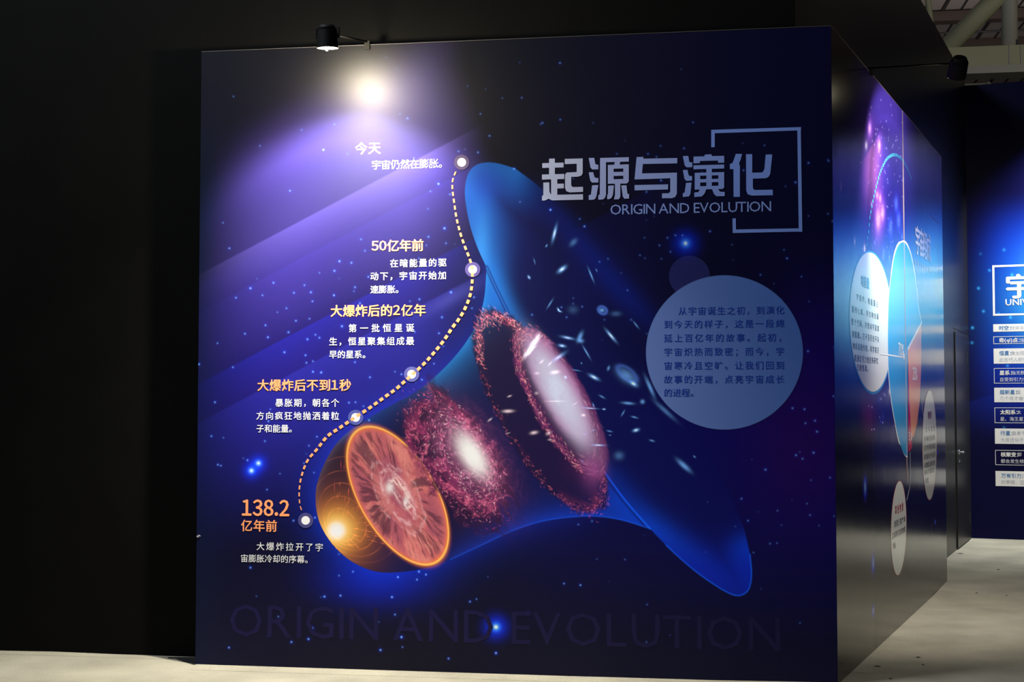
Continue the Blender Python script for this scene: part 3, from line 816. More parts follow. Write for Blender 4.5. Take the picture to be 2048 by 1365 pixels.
text(PM, 'paragraph_text', [('第一批恒星诞', 697, 829, 657, 17.6), ('生，恒星聚集组成最', 658, 829, 683.5, 17.6), ('早的星系。', 658, None, 709.5, 17.2)], I_WH, .008)
text(PM, 'paragraph_text', [('暴胀期，朝各个', 550.5, 679, 806, 17.4), ('方向疯狂地抛洒着粒', 512.5, 679, 832, 17.4), ('子和能量。', 512.5, None, 857.5, 17)], I_WH, .008)
text(PM, 'paragraph_text', [('大爆炸拉开了宇', 513, 647, 1093, 17.4), ('宙膨胀冷却的序幕。', 481, None, 1117, 16.8)], I_WH, .002)
I_PB = ink('blue_paragraph_ink', tuple(sr(26, 64, 190) * 0.7))
circ = PM.poly('round_text_field', [ellipse_px(1449, 705.5, 157, 154.5, 96)], M_MAIN, .0018, uvr=ra)
circ['label'] = 'large pale blue printed circle behind the introduction text'
circ2 = PM.poly('small_round_field', [ellipse_px(1379, 553, 41, 41, 48)], M_MAIN, .0014, uvr=ra)
L12 = [('从宇宙诞生之初，到演化', 1356.5, 1569, 622.8), ('到今天的样子，这是一段绵', 1327.5, 1569, 649.5), ('延上百亿年的故事。起初，', 1327.5, 1574, 677),
       ('宇宙炽热而致密；而今，宇', 1327.5, 1569, 704.5), ('宙寒冷且空旷。让我们回到', 1327.5, 1569, 732), ('故事的开端，点亮宇宙成长', 1327.5, 1569, 759.5), ('的进程。', 1327.5, None, 786)]
text(PM, 'introduction_text', [(t, a, b, y, 17.4) for t, a, b, y in L12], I_PB, .004)

# title, drawn stroke by stroke (outlines read off a 3.657x enlargement at 1060,280)
def T(P): return [(1060 + x / 3.657, 280 + y / 3.657) for x, y in P]
def R(x0, y0, x1, y1, k=-0.028):
    return [(x0, y0), (x1, y0 + (x1 - x0) * k), (x1, y1 + (x1 - x0) * k), (x0, y1)]
TITLE = {
 '起': [R(140, 138, 182, 290), R(90, 171, 246, 206), R(88, 254, 251, 291),
       [(98, 313), (141, 311), (143, 380), (152, 398), (163, 403), (388, 398), (388, 438), (163, 443), (136, 431), (112, 443), (88, 445), (88, 412), (98, 404)],
       R(155, 288, 200, 405), R(198, 322, 248, 356),
       [(255, 140), (386, 136), (386, 245), (376, 262), (350, 270), (302, 271), (302, 335), (314, 346), (388, 344), (388, 381), (292, 385), (266, 376), (257, 352), (257, 255), (268, 240), (342, 236), (342, 175), (255, 178)]],
 '源': [[(430, 133), (470, 132), (478, 176), (486, 182), (500, 182), (500, 216), (457, 217), (443, 203)],
       [(430, 238), (462, 237), (472, 272), (482, 279), (500, 279), (500, 312), (455, 313), (441, 298)],
       [(455, 333), (500, 331), (486, 412), (478, 430), (465, 438), (430, 440), (430, 405), (446, 401)],
       R(513, 133, 723, 165), [(513, 150), (556, 150), (556, 398), (549, 424), (535, 436), (500, 438), (500, 405), (511, 400)],
       [(622, 160), (660, 158), (656, 186), (614, 188)],
       R(570, 184, 612, 322), [(683, 180), (723, 180), (723, 303), (712, 318), (683, 322)], R(611, 183, 684, 212), R(611, 236, 684, 265), R(611, 289, 684, 322),
       [(622, 320), (661, 319), (661, 418), (650, 435), (614, 436), (622, 405)],
       [(572, 336), (614, 334), (607, 402), (597, 424), (583, 434), (565, 434), (565, 403), (571, 397)],
       [(668, 334), (706, 333), (713, 394), (725, 398), (725, 430), (690, 431), (679, 414)]],
 '与': [[(780, 126), (830, 125), (829, 138), (1077, 133), (1077, 172), (826, 177), (819, 246), (1075, 240), (1074, 396), (1061, 419), (1036, 427), (966, 427), (966, 392), (1014, 391), (1026, 380), (1026, 281), (765, 290)],
       [(765, 331), (1010, 326), (1009, 363), (765, 370)]],
 '演': [[(1118, 119), (1158, 118), (1164, 158), (1172, 165), (1187, 165), (1187, 200), (1146, 201), (1132, 188)],
       [(1118, 221), (1152, 220), (1160, 258), (1169, 265), (1185, 265), (1185, 298), (1144, 300), (1130, 286)],
       [(1142, 315), (1182, 313), (1173, 396), (1162, 414), (1118, 418), (1118, 391), (1131, 386)],
       [(1280, 108), (1326, 106), (1331, 119), (1420, 117), (1420, 167), (1375, 168), (1375, 152), (1243, 155), (1243, 170), (1196, 172), (1196, 123), (1275, 121)],
       R(1196, 187, 1420, 216), R(1290, 210, 1330, 350), R(1205, 242, 1420, 264), R(1205, 250, 1245, 362), [(1378, 240), (1420, 239), (1420, 350), (1410, 360), (1378, 361)],
       R(1240, 289, 1382, 313), R(1205, 341, 1412, 365),
       [(1243, 362), (1290, 361), (1277, 394), (1256, 415), (1202, 418), (1202, 386), (1231, 383)],
       [(1332, 361), (1374, 360), (1391, 380), (1424, 382), (1424, 412), (1364, 413), (1345, 396)]],
 '化': [[(1505, 103), (1551, 103), (1541, 143), (1529, 172), (1535, 190), (1535, 417), (1489, 417), (1488, 215), (1462, 214), (1462, 176), (1480, 171), (1493, 140)],
       [(1580, 105), (1625, 105), (1625, 241), (1699, 239), (1714, 218), (1724, 108), (1772, 107), (1757, 248), (1745, 271), (1722, 281), (1630, 284), (1630, 352), (1641, 367), (1775, 365), (1776, 405), (1622, 408), (1592, 398), (1582, 372)]],
}
TINK = {'起': sr(172, 180, 220), '源': sr(152, 164, 222), '与': sr(142, 160, 225), '演': sr(128, 152, 228), '化': sr(118, 148, 232)}
TITLE_GAIN = .85
for ch, polys in TITLE.items():
    tri_polys = []
    for P in polys: tri_polys.append(T(P))
    o = PM.poly('title_character', tri_polys, ink('title_ink_' + str(len(MATS)), tuple(TINK[ch] * TITLE_GAIN)), .003)
    o['label'] = 'blocky pale title character ' + ch
text(PM, 'subtitle_text', [('ORIGIN AND EVOLUTION', 1219.5, 1544, 419.5, 29)], ink('title_ink_sub', tuple(sr(128, 152, 228) * TITLE_GAIN)), 0.0, label='pale subtitle ORIGIN AND EVOLUTION')
fr = [[(1422.5, 260), (1602, 254.5), (1602, 261), (1422.5, 267)], [(1422.5, 261), (1429.5, 261), (1429.5, 294.5), (1422.5, 295)],
      [(1594.5, 256), (1601.5, 256), (1604.5, 464), (1597.5, 464)], [(1465.5, 459.5), (1604.5, 457), (1604.5, 463.5), (1465.5, 466.5)], [(1465, 437.5), (1471.5, 437), (1472, 466), (1465.5, 466)]]
o = PM.poly('title_bracket', fr, ink('title_ink_frame', tuple(sr(118, 148, 232) * TITLE_GAIN)), .003); o['label'] = 'pale square bracket lines around the title'
# ghost lettering low on the panel
text(PM, 'ghost_lettering', [('ORIGIN AND EVOLUTION', 456, 1566, 1240, 92)], ink('ghost_ink', tuple(sr(13, 9, 50) * 1.5)), 0.0, off=.0016, label='faint oversize lettering ORIGIN AND EVOLUTION')

# dotted orange time line with its markers
path = spline([(913, 341), (906, 359), (905, 379), (909, 408), (913, 435), (920, 464), (929, 491), (938, 514), (944, 533), (945, 549), (944, 570), (940, 593), (929, 620), (915, 643),
               (906, 654), (886, 684), (862, 713), (843, 733), (813, 760), (794, 777), (769, 795), (737, 818), (712, 834), (680, 856), (655, 873), (636, 897), (617, 919), (608, 938),
               (601, 963), (598.5, 988), (600, 1010), (604, 1022)], 12)
seg = np.hypot(*np.diff(path, axis=0).T); cum = np.concatenate([[0], np.cumsum(seg)])
dash = []
s_ = 3.0; tot = cum[-1]
while s_ < tot - 6:
    L = 8.2
    a = np.array([np.interp(s_, cum, path[:, 0]), np.interp(s_, cum, path[:, 1])]); b = np.array([np.interp(s_ + L, cum, path[:, 0]), np.interp(s_ + L, cum, path[:, 1])])
    t = (b - a) / np.linalg.norm(b - a); nn = np.array([-t[1], t[0]])
    u = s_ / tot
    w = 1.4 + 1.7 * min(1, u / .35) if u < .8 else max(.9, 3.0 - (u - .8) * 11)
    dash.append([tuple(a + nn * w), tuple(b + nn * w), tuple(b - nn * w), tuple(a - nn * w)])
    s_ += 13.9
tl = PM.poly('time_line', dash, I_OR, .0046); tl['label'] = 'dashed orange time line'; tl['kind'] = 'stuff'
M_HALO = {}
for i, (x, y, hc) in enumerate([(923.5, 325, (118, 100, 150)), (945.5, 539.5, (122, 108, 190)), (823.5, 749, (118, 120, 205)), (711.5, 835.5, (88, 98, 180)), (611.5, 1041.5, (86, 84, 150))]):
    g = [.5, .62, .75, .95, 1.0][i]
    h = PM.poly('time_marker', [ellipse_px(x, y, 15.2, 15.2, 40)], ink('marker_halo_%d' % i, tuple(sr(*hc) * g * 0.62)), .0036)
    c = PM.poly('marker_core', [ellipse_px(x, y, 8.6, 8.6, 32)], I_WH, .0041, parent=h)
bm = bmesh.new()
for q in ((396, 1074), (399, 1072)):
    s_, z_ = PM.sz(*q); p = C0 + DM * s_ + NM * .004
    bmesh.ops.create_cube(bm, size=1, matrix=Matrix.Translation(pz(p, z_)) @ Matrix.Rotation(.5, 4, 'Y') @ Matrix.Diagonal((.014, .004, .006, 1)))
bmobj('tape_scrap', bm, mat('pale_tape', (.35, .35, .4), .6), root)

# ================================================================== SIDE PANEL ARTWORK
IB = 20.0
def paint_side():
    A = Art(C0, DS, 0, LS, 0, HP, 1000, 1300)
    X, Y = A.X, A.Y
    A.c[:] = sr(3, 3, 8)
    # purple nebula upper middle, blue lower
    def blob(x, y, rx, ry, c, k=1.0, p=2): A.mix(c, np.exp(-((np.abs(X - x) / rx) ** p + (np.abs(Y - y) / ry) ** p)) * k)
    A.mix(sr(22, 20, 96), ss(1728, 1765, X) * (1 - ss(760, 1060, Y)) * (1 - ss(1805, 1812, X)) * .95)
    A.mix(sr(10, 12, 52), ss(1808, 1812, X) * ss(380, 560, Y) * (1 - ss(900, 1150, Y)) * .9)
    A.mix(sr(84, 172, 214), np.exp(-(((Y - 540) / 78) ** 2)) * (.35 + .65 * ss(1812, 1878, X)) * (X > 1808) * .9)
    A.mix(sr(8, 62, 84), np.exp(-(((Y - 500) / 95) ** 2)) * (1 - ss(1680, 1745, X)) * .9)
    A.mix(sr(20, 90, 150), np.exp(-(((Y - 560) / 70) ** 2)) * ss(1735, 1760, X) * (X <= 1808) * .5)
    blob(1763, 270, 46, 150, sr(92, 70, 200), 1.0, 3)
    blob(1752, 240, 40, 90, sr(70, 52, 170), .7)
    blob(1778, 420, 42, 120, sr(64, 50, 190), .85, 3)
    pk = np.exp(-(((X - 1744) / 13) ** 2 + ((Y - 335) / 62) ** 2)); 
    A.mix(sr(225, 130, 235), pk * ss(-2, 4, (Y - 290) + (X - 1744) * 1.6) * .85)
    blob(1740, 300, 18, 60, sr(110, 44, 110), .4)
    blob(1755, 440, 10, 60, sr(170, 90, 220), .7)
    blob(1738, 830, 14, 40, sr(80, 14, 60), .7)
    blob(1800, 640, 60, 110, sr(40, 50, 170), .4)
    sharp = [(1739, 257, 2.4, 10, 1.0, 'p'), (1732, 291, 2, 7, .9, 'w'), (1758, 291, 2.2, 9, 1, 'p'), (1754, 391, 2, 6, .9, 'p'), (1760, 397, 2, 7, .9, 'p'), (1765, 427, 3, 13, 1.1, 'p'),
             (1756, 440, 4, 18, 1.3, 'p'), (1743, 409, 1.5, 5, .8, 'p'), (1792, 408, 3, 12, 1.1, 'b'), (1797, 441, 3, 13, 1.2, 'b'), (1781, 455, 3, 14, 1.2, 'b'), (1804, 474, 1.6, 6, 1, 'b'),
             (1767, 508, 2, 10, 1, 'b'), (1779, 517, 1.6, 7, .9, 'b'), (1750, 487, 1.4, 4, .7, 'b'), (1729, 498, 1.6, 7, .8, 'w'), (1761, 683, 2.4, 14, .8, 'p'), (1779, 783, 1.6, 6, .9, 'w'),
             (1682, 373, 1.2, 9, .25, 'w'), (1730, 975, 1.6, 10, .55, 'b'), (1746, 1128, 1.4, 9, .5, 'b'), (1746, 1222, 1.2, 6, .35, 'b'), (1709, 484, 1.4, 7, .3, 'w')]
    for x, y, w, h, k, c in sharp:
        cc = {'p': sr(235, 190, 255), 'b': sr(110, 150, 255), 'w': sr(230, 220, 225)}[c]; gl = {'p': sr(170, 90, 235), 'b': sr(40, 50, 255), 'w': sr(90, 70, 120)}[c]
        m = A.win(x, y, 40, 90); dx = (X[m] - x); dy = (Y[m] - y)
        A.c[m] += gl * (k * .7 * np.exp(-((dx / (w * 2)) ** 2 + (dy / (h * 2)) ** 2)))[..., None] + cc * (k * np.exp(-((dx / w) ** 2 + (dy / h) ** 2)))[..., None]
    rr_ = random.Random(11)
    for i in range(170):
        x = rr_.gauss(1768, 22); y = rr_.uniform(190, 860) if rr_.random() < .5 else rr_.uniform(220, 520)
        if x < 1715 or x > 1806: continue
        k = rr_.uniform(.2, 1.0)
        m = A.win(x, y, 6, 12); dx = (X[m] - x); dy = (Y[m] - y)
        A.c[m] += sr(190, 180, 255) * (k * np.exp(-((dx / .8) ** 2 + (dy / 1.8) ** 2)))[..., None]
    for x, y in ((1766, 833), (1761, 843), (1758, 800), (1875, 905), (1870, 1045)):
        m = A.win(x, y, 6, 24); A.c[m] += sr(60, 70, 200) * (.6 * np.exp(-(((X[m] - x) / 1.2) ** 2 + ((Y[m] - y) / 5) ** 2)))[..., None]
    E = E_of(A, sB, 3.6, LB_OUT, IB, 0.02)
    ax = np.array([on_plane(1806, 700, C0, DS)[0] - sB, 2.1 - 3.67, -LB_OUT]); ax = ax / np.linalg.norm(ax)
    ds, dz = A.S - sB, A.Z - 3.60
    ca = (ds * ax[0] + dz * ax[1] - LB_OUT * ax[2]) / np.sqrt(ds ** 2 + dz ** 2 + LB_OUT ** 2)
    ch = math.cos(math.radians(49)); q = np.clip((ca - ch) / (1 - ch), 0, 1)
    E = E * (q * q * (3 - 2 * q) + .07)
    A.c = A.c / (np.clip(E, .1, 6) + .12)[..., None]
    return A
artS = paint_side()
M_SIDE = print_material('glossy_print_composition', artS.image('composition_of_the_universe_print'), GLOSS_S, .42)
side = empty('exhibition_panel', pz(C0 + DS * LS / 2, 0))
tag(side, 'receding dark printed side panel with blue and orange pie chart, right of the corner', 'display panel')
SE = C0 + DS * LS
prism('board', [C0, SE, SE - NS * (BS - .002), CB + NS * .002], 0, HP, mat('black_board_sides', (0, 0, 0)), side)
s1 = on_plane(1742, 500, C0, DS)[0]; s2 = on_plane(1808, 500, C0, DS)[0]; s3 = on_plane(1856, 500, C0, DS)[0]
rs = (0, LS, 0, HP)
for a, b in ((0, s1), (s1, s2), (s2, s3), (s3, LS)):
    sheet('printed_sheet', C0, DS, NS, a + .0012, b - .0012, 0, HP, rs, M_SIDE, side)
bm = bmesh.new(); add_bar(bm, pz(C0 + NS * .001, HP + .001), pz(SE + NS * .001, HP + .001), .003, .003)
add_bar(bm, pz(C0 + DS * s2 + NS * .002, 1.0), pz(C0 + DS * s2 + NS * .002, HP), .004, .003)
bmobj('sheet_edge', bm, mat('warm_seam', (.16, .11, .09), .6), side)
PSD = Plane(C0, DS, NS, side)
def sink(name, c): return mat('s_' + name, tuple(c), GLOSS_S, 0.42)
# pie chart: blue 70 %, orange 25 %, red 5 %
cx, cy = 1815, 759
pie_out = [(1815, 912), (1811, 912), (1806, 905), (1800, 889), (1794, 866), (1787, 830), (1781, 790), (1777, 745), (1775.5, 700), (1775.5, 650), (1777, 600), (1781, 560), (1786, 524), (1791, 503), (1797, 490), (1804, 485),
           (1810, 487), (1816, 497), (1822, 515), (1828, 545), (1833, 580), (1836.5, 615), (1842, 646)]
po = [tuple(p) for p in spline(pie_out, 4)]
blue_poly = [(1815, 699), (1815, 912)] + po[1:]
PSD.poly('pie_outline', [[(p[0], p[1]) for p in [(1814.5, 914)] + [(x + (-1.2 if x < 1800 else 1.0), y + (-4 if y < 560 else 3 if y > 850 else 0)) for x, y in po] + [(1815, 699)]]], sink('white', (.8, .8, .8)), .0016)
PSD.poly('pie_blue_slice', [blue_poly], sink('pie_blue', sr(52, 160, 226) * .8), .0022)['label'] = 'large blue pie slice marked 70%'
orange = [(1815, 699), (1842.5, 645), (1841.5, 745), (1839, 800), (1834, 845), (1827, 873), (1818, 880)]
PSD.poly('pie_slice_outline', [[(1814.2, 697), (1843, 641), (1843, 648), (1815.4, 702)]], sink('white', (.8, .8, .8)), .0034)
PSD.poly('pie_orange_slice', [orange], sink('pie_orange', sr(245, 150, 90) * .8), .0028)['label'] = 'orange pie slice marked 25%'
PSD.poly('pie_red_slice', [[(1815.5, 722), (1818, 790), (1821.5, 863), (1823.5, 884), (1823.5, 895), (1820, 902), (1816, 905)]], sink('pie_red', sr(205, 22, 84) * .8), .0034)['label'] = 'thin red pie slice marked 5%'
Wk = sink('white', (.8, .8, .8))
text(PSD, 'percentage_text', [('70%', 1796, 1807, 699, 34)], Wk, .03, off=.004, label='white 70% on the blue slice')
text(PSD, 'percentage_text', [('25%', 1824.5, 1834, 748, 34)], Wk, .03, off=.004, label='white 25% on the orange slice')
text(PSD, 'percentage_text', [('5%', 1816.3, 1823, 874, 22)], Wk, .03, off=.0046, label='white 5% on the red slice')
PSD.poly('leader_line', [[(1760, 706.5), (1806, 714), (1806, 716), (1760, 709.5)], [(1806.3, 709), (1808, 709), (1808.3, 719), (1806.6, 719)]], Wk, .0044)
PSD.poly('leader_line', [[(1819.2, 905), (1820, 905), (1820.4, 950), (1819.4, 975), (1813, 1003), (1812.4, 1000), (1818.6, 973), (1819.6, 950)]], sink('pale_line', (.45, .45, .5)), .0044)
PSD.poly('leader_line', [[(1841, 798), (1841.8, 798), (1847, 834), (1846.4, 836)]], sink('pale_line', (.3, .3, .3)), .0044)
# three white round fields
GY = sink('white_field', (.70, .71, .68))
def sheared(cx, cy, rx, ry, sh, n=64):
    return [(cx + rx * math.cos(t) + sh * math.sin(t), cy + ry * math.sin(t)) for t in [2 * math.pi * i / n for i in range(n)]]
PSD.poly('field_outline', [sheared(1741.5, 645.5, 43.8, 144, 4, 64)], sink('rim_blue', sr(30, 130, 200) * .8), .0014)
PSD.poly('round_text_field', [sheared(1741.5, 644.5, 42.4, 139.5, 4, 64)], GY, .002)['label'] = 'white circle headed 暗能量'
PSD.poly('field_outline', [sheared(1796.8, 1057, 16.0, 96.5, -2, 64)], sink('rim_red', sr(200, 40, 60) * .5), .0014)
PSD.poly('round_text_field', [sheared(1796.8, 1057, 15.2, 94, -2, 64)], GY, .002)['label'] = 'lower white circle with red heading'
PSD.poly('field_outline', [sheared(1858.6, 891, 14.8, 111.5, 0, 64)], sink('rim_red', sr(200, 40, 60) * .5), .0014)
PSD.poly('round_text_field', [sheared(1858.6, 891, 14.1, 109.5, 0, 64)], GY, .002)['label'] = 'rear white circle below the title'
KG = sink('grey_text', (.07, .075, .10))
text(PSD, 'field_heading', [('暗能量', 1721, 1738, 561, 25)], sink('cyan_text', sr(30, 150, 205) * .8), .02, sx=1.25)
L = [('宇宙中，暗能量占', 1712, 1755, 594, 15), ('据约七成，均匀地充满', 1703, 1756, 618, 15), ('整个空间，并推动宇宙加', 1702, 1757, 643, 15), ('速膨胀。它不发光也不与', 1703.5, 1757, 668, 15),
     ('物质直接作用，科学家只', 1704.5, 1757, 692, 15), ('能通过引力效应来研究', 1708, 1755, 716, 15), ('它的性质。', 1713, 1738, 735, 14.5)]
text(PSD, 'field_text', L, KG, .002, sx=1.5)
text(PSD, 'field_heading', [('其他物质', 1789.5, 1806, 1021, 19)], sink('red_text', sr(190, 20, 50) * .8), .02)
text(PSD, 'field_text', [('恒星行星气体', 1788, 1810, 1049, 14), ('尘埃等可见的物质', 1783.5, 1810, 1073, 14), ('约占', 1785.5, 1791, 1093, 14)], KG, .002, sx=1.25)
text(PSD, 'field_heading', [('暗物质', 1855, 1862.5, 831, 17)], sink('dull_red_text', sr(150, 60, 60) * .6), .02)
text(PSD, 'field_text', [('它不发光', 1851, 1869, 860, 12), ('也不吸收光线却有', 1847.5, 1869.5, 879, 12), ('引力作用维系着星', 1847, 1870, 897, 12), ('系的旋转分布在星', 1847, 1870, 915, 12), ('系周围形成晕状结', 1848, 1869.5, 932, 12), ('构科学家仍在', 1848.5, 1868, 946, 12), ('寻找', 1850, 1856, 963, 12)], KG, .002, sx=1.3)
text(PSD, 'side_title', [('宇宙组成', 1830, 1861, 478, 62)], sink('title_side', (.92, .9, .86)), .03)
text(PSD, 'side_subtitle', [('UNIVERSE', 1829, 1861, 524, 16)], sink('title_side', (.4, .4, .4)), .01)
PSD.poly('title_bracket', [[(1861, 429), (1862.5, 429), (1877, 445), (1877, 448), (1861, 433)]], sink('title_side2', (.14, .15, .17)), .003)
# dotted blue ring above the pie
arc = spline([(1732, 496), (1734, 478), (1736.4, 463), (1739, 436), (1743.4, 411), (1748, 390), (1753, 369), (1760, 344.5), (1770, 322.5), (1778, 313.5), (1787.4, 309.8), (1795, 312), (1801.5, 317), (1806, 322.5), (1815.6, 341), (1822.6, 358.5)], 16)
arc3 = np.array([PSD.sz(*p) for p in arc]); cum = np.concatenate([[0], np.cumsum(np.hypot(*np.diff(arc3, axis=0).T))])
dots = []; q = .01
while q < cum[-1] - .03:
    a = np.array([np.interp(q, cum, arc3[:, i]) for i in (0, 1)]); b = np.array([np.interp(q + .028, cum, arc3[:, i]) for i in (0, 1)])
    t = (b - a) / np.linalg.norm(b - a); nn = np.array([-t[1], t[0]]) * .011
    dots.append([tuple(a + nn), tuple(b + nn), tuple(b - nn), tuple(a - nn)]); q += .056
PSD.poly('dotted_ring', dots, sink('dot_cyan', sr(60, 180, 230) * .8), .003, px=False)['kind'] = 'stuff'

# ================================================================== FAR PANEL
LF = 4.2
def paint_far():
    A = Art(TC, DT, 0, LF, 0, HF, 700, 800)
    S, Z = A.S, A.Z
    A.c[:] = sr(1, 1, 46)
    A.mix(sr(5, 40, 160), ss(1.0, 2.2, Z) * (1 - ss(3.1, 4.0, Z)) * ss(-.1, .5, S))
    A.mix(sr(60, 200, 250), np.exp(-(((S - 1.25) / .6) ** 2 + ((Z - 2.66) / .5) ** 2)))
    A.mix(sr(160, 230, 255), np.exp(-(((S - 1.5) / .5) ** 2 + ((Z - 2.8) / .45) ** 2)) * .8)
    A.mix(sr(14, 40, 150), (1 - ss(0, .02, (Z - 1.55) - .35 * (S))) * ss(1.1, 1.7, Z) * .25)
    for x, y, k in ((2008, 500, .35), (1979, 541, .5), (1957, 577, .6), (1961, 508, .15), (1967, 623, .6), (1945, 656, .8), (1944, 686, .5), (2021, 635, .8), (2024, 550, .7), (2015, 732, .5), (2008, 856, .3), (1997, 628, .5)):
        m = A.win(x, y, 20, 20); d2 = (A.X[m] - x) ** 2 + (A.Y[m] - y) ** 2
        A.c[m] += sr(60, 170, 235) * (k * np.exp(-d2 / 7))[..., None]
    rr_ = random.Random(4)
    for i in range(60):
        s_, z_ = rr_.uniform(.6, LF), rr_.uniform(.6, 4.2); d2 = (S - s_) ** 2 + (Z - z_) ** 2
        A.add(sr(60, 170, 235), .6 * np.exp(-d2 / .0002))
    return A
artF = paint_far()
M_FAR = print_material('glossy_print_glossary', artF.image('glossary_print'), 0.4, .12)
far = empty('exhibition_panel', pz(TC + DT * LF / 2, 0))
tag(far, 'far blue printed panel at the right edge with a column of short texts', 'display panel')
prism('board', [TC, TC + DT * LF, TC + DT * LF - NT * .12, TC - NT * .12], 0, HF, mat('far_board_navy', (0.004, 0.004, 0.03), .5), far)
for k in range(4):
    a, b = k * LF / 4, (k + 1) * LF / 4
    sheet('printed_sheet', TC, DT, NT, a + .001, b - .001, 0, HF, (0, LF, 0, HF), M_FAR, far)
PF = Plane(TC, DT, NT, far)
FW = mat('far_white_ink', (.72, .70, .66), .4)
d0 = PF.sz(1986.5, 660)[0]; d1 = 1.2
def zf(y): return PF.sz(1988, y)[1]
def rect(name, a, b, z0, z1, m, off): return PF.poly(name, [[(a, z0), (b, z0), (b, z1), (a, z1)]], m, off, px=False)
def frame(name, a, b, z0, z1, w, m, off):
    return PF.poly(name, [[(a, z0), (b, z0), (b, z0 + w), (a, z0 + w)], [(a, z1 - w), (b, z1 - w), (b, z1), (a, z1)], [(a, z0 + w), (a + w, z0 + w), (a + w, z1 - w), (a, z1 - w)], [(b - w, z0 + w), (b, z0 + w), (b, z1 - w), (b - w, z1 - w)]], m, off, px=False)
frame('title_frame', d0, 1.2, zf(632), zf(531), .022, FW, .003)
text(PF, 'title_text', [('宇宙', 2010, None, 573.5, 52)], FW, .035, off=.004, label='white title starting 宇')
text(PF, 'title_text', [('UNIVERSE', 2010, None, 605, 18)], FW, .02, off=.004, label='white UNIVERSE under the title')
rows = [(649, 664, 'w', ['时空：', '时间与空间']), (673.5, 688.5, 'f', ['奇(qí)点：', '指']), (697.7, 728, 'w', ['恒星：', '像太阳这', '此古代人把它们']), (737, 767.5, 'f', ['星系：', '指无数恒', '且受到引力束缚']),
        (776, 805, 'w', ['超新星：', '超', '几个月才会逐渐']), (815.5, 846.5, 'f', ['太阳系：', '太', '星、海王星）']), (857.5, 888, 'w', ['行星：', '自身不发', '大且近似于圆球']), (900.5, 930.5, 'f', ['核聚变：', '即', '都会发生核聚变']),
        (942.5, 972.5, 'w', ['万有引力：', '', '的早期，正是'])]
FB = mat('far_blue_text', tuple(sr(40, 130, 200) * .8), .4); FGY = mat('far_grey_text', (.34, .36, .42), .4); FWT = mat('far_light_text', (.6, .6, .62), .4)
for y0, y1, kind, tx in rows:
    x0 = 1986.5 + (y0 - 649) / 324 * 5
    two = len(tx) > 2
    if kind == 'w':
        bx = rect('text_box', d0, d1, zf(y1), zf(y0), FW, .003)
    else:
        bx = frame('text_box', d0, d1, zf(y1), zf(y0), .006, FWT, .003)
    hy = y0 + (y1 - y0) * (.30 if two else .5) ; em = 9.6 if kind == 'w' else 9.8
    xs = x0 + 11
    text(PF, 'box_heading', [(tx[0], xs, None, hy, em)], FB if kind == 'w' else FW, .012 if kind == 'w' else .035, off=.0045, parent=bx)
    nx = xs + (len(tx[0]) - (.55 if tx[0][-1] == '：' else 0)) * em * .98
    if 'qí' in tx[0]: nx = xs + em * 4.3
    tm = FGY if kind == 'w' else FWT
    ln = [(tx[1], nx, None, hy, 8.6)] if tx[1] else []
    if two: ln.append((tx[2], xs, None, y0 + (y1 - y0) * .74, 8.8))
    if ln: text(PF, 'box_text', ln, tm, .0, off=.0045, parent=bx)

# parents with offsets
for r in (root, side, far):
    for o in bpy.data.objects:
        if o.parent is r:
            o.matrix_parent_inverse = Matrix.Translation(-Vector(r.location))

# ================================================================== DOOR in the black side wall
PD = Plane(CB, DS, NS, None)
def sd(x, y=900): return PD.sz(x, y)[0]
da, db = sd(1911), sd(1938.5)
leaf_t = .03
def boxpl(name, a, b, z0, z1, n0, n1, m, parent=None):
    return prism(name, [CB + DS * a + NS * n0, CB + DS * b + NS * n0, CB + DS * b + NS * n1, CB + DS * a + NS * n1], z0, z1, m, parent)
door = empty('door_1', (0, 0, 0)); struct(door)
leaf = boxpl('door_leaf', da + .008, db - .008, .015, 2.3, .001, .014, mat('satin_black_side_wall', (0, 0, 0)), door)
DK = mat('dark_gap', (.002, .002, .002), .8)
fr_ = boxpl('door_gap', da, da + .008, 0.0, 2.31, .0005, .003, DK, door)
boxpl('door_gap', db - .008, db, 0.0, 2.31, .0005, .003, DK, door)
boxpl('door_gap', da, db, 2.3, 2.31, .0005, .003, DK, door)
CH = mat('polished_steel', (.75, .76, .78), .18, metal=1.0)
hz = PD.sz(1915, 905)[1]; hs = sd(1915, 905)
bm = bmesh.new()
p0 = CB + DS * hs
add_tube(bm, pz(p0 + NS * .014, hz), pz(p0 + NS * .022, hz), .026, seg=20)
add_tube(bm, pz(p0 + NS * .02, hz), pz(p0 + NS * .06, hz), .009, seg=12)
add_tube(bm, pz(p0 + NS * .055 - DS * .01, hz), pz(p0 + NS * .055 + DS * .11, hz - .004), .010, seg=12)
handle = bmobj('door_handle', bm, CH, door, True); handle['label'] = 'shiny steel door handle'
bm = bmesh.new(); add_tube(bm, pz(p0 + NS * .014, hz - .09), pz(p0 + NS * .024, hz - .09), .016, seg=16); bmobj('lock_cylinder', bm, CH, door, True)
for (x, ya, yb) in ((1929.5, 703, 727), (1936.5, 1025, 1048)):
    a = sd(x, ya); z1 = PD.sz(x, ya)[1]; z0 = PD.sz(x, yb)[1]
    boxpl('hinge', a - .02, a + .02, z0, z1, .014, .02, DK, door)
a, z1 = PD.sz(1906, 656); b, z2 = PD.sz(1924.5, 665)
bm = bmesh.new(); add_bar(bm, pz(CB + DS * a + NS * .001, z1), pz(CB + DS * b + NS * .001, z2), .01, .002)
bmobj('scuff_mark', bm, DK, bpy.data.objects['wall_side'])

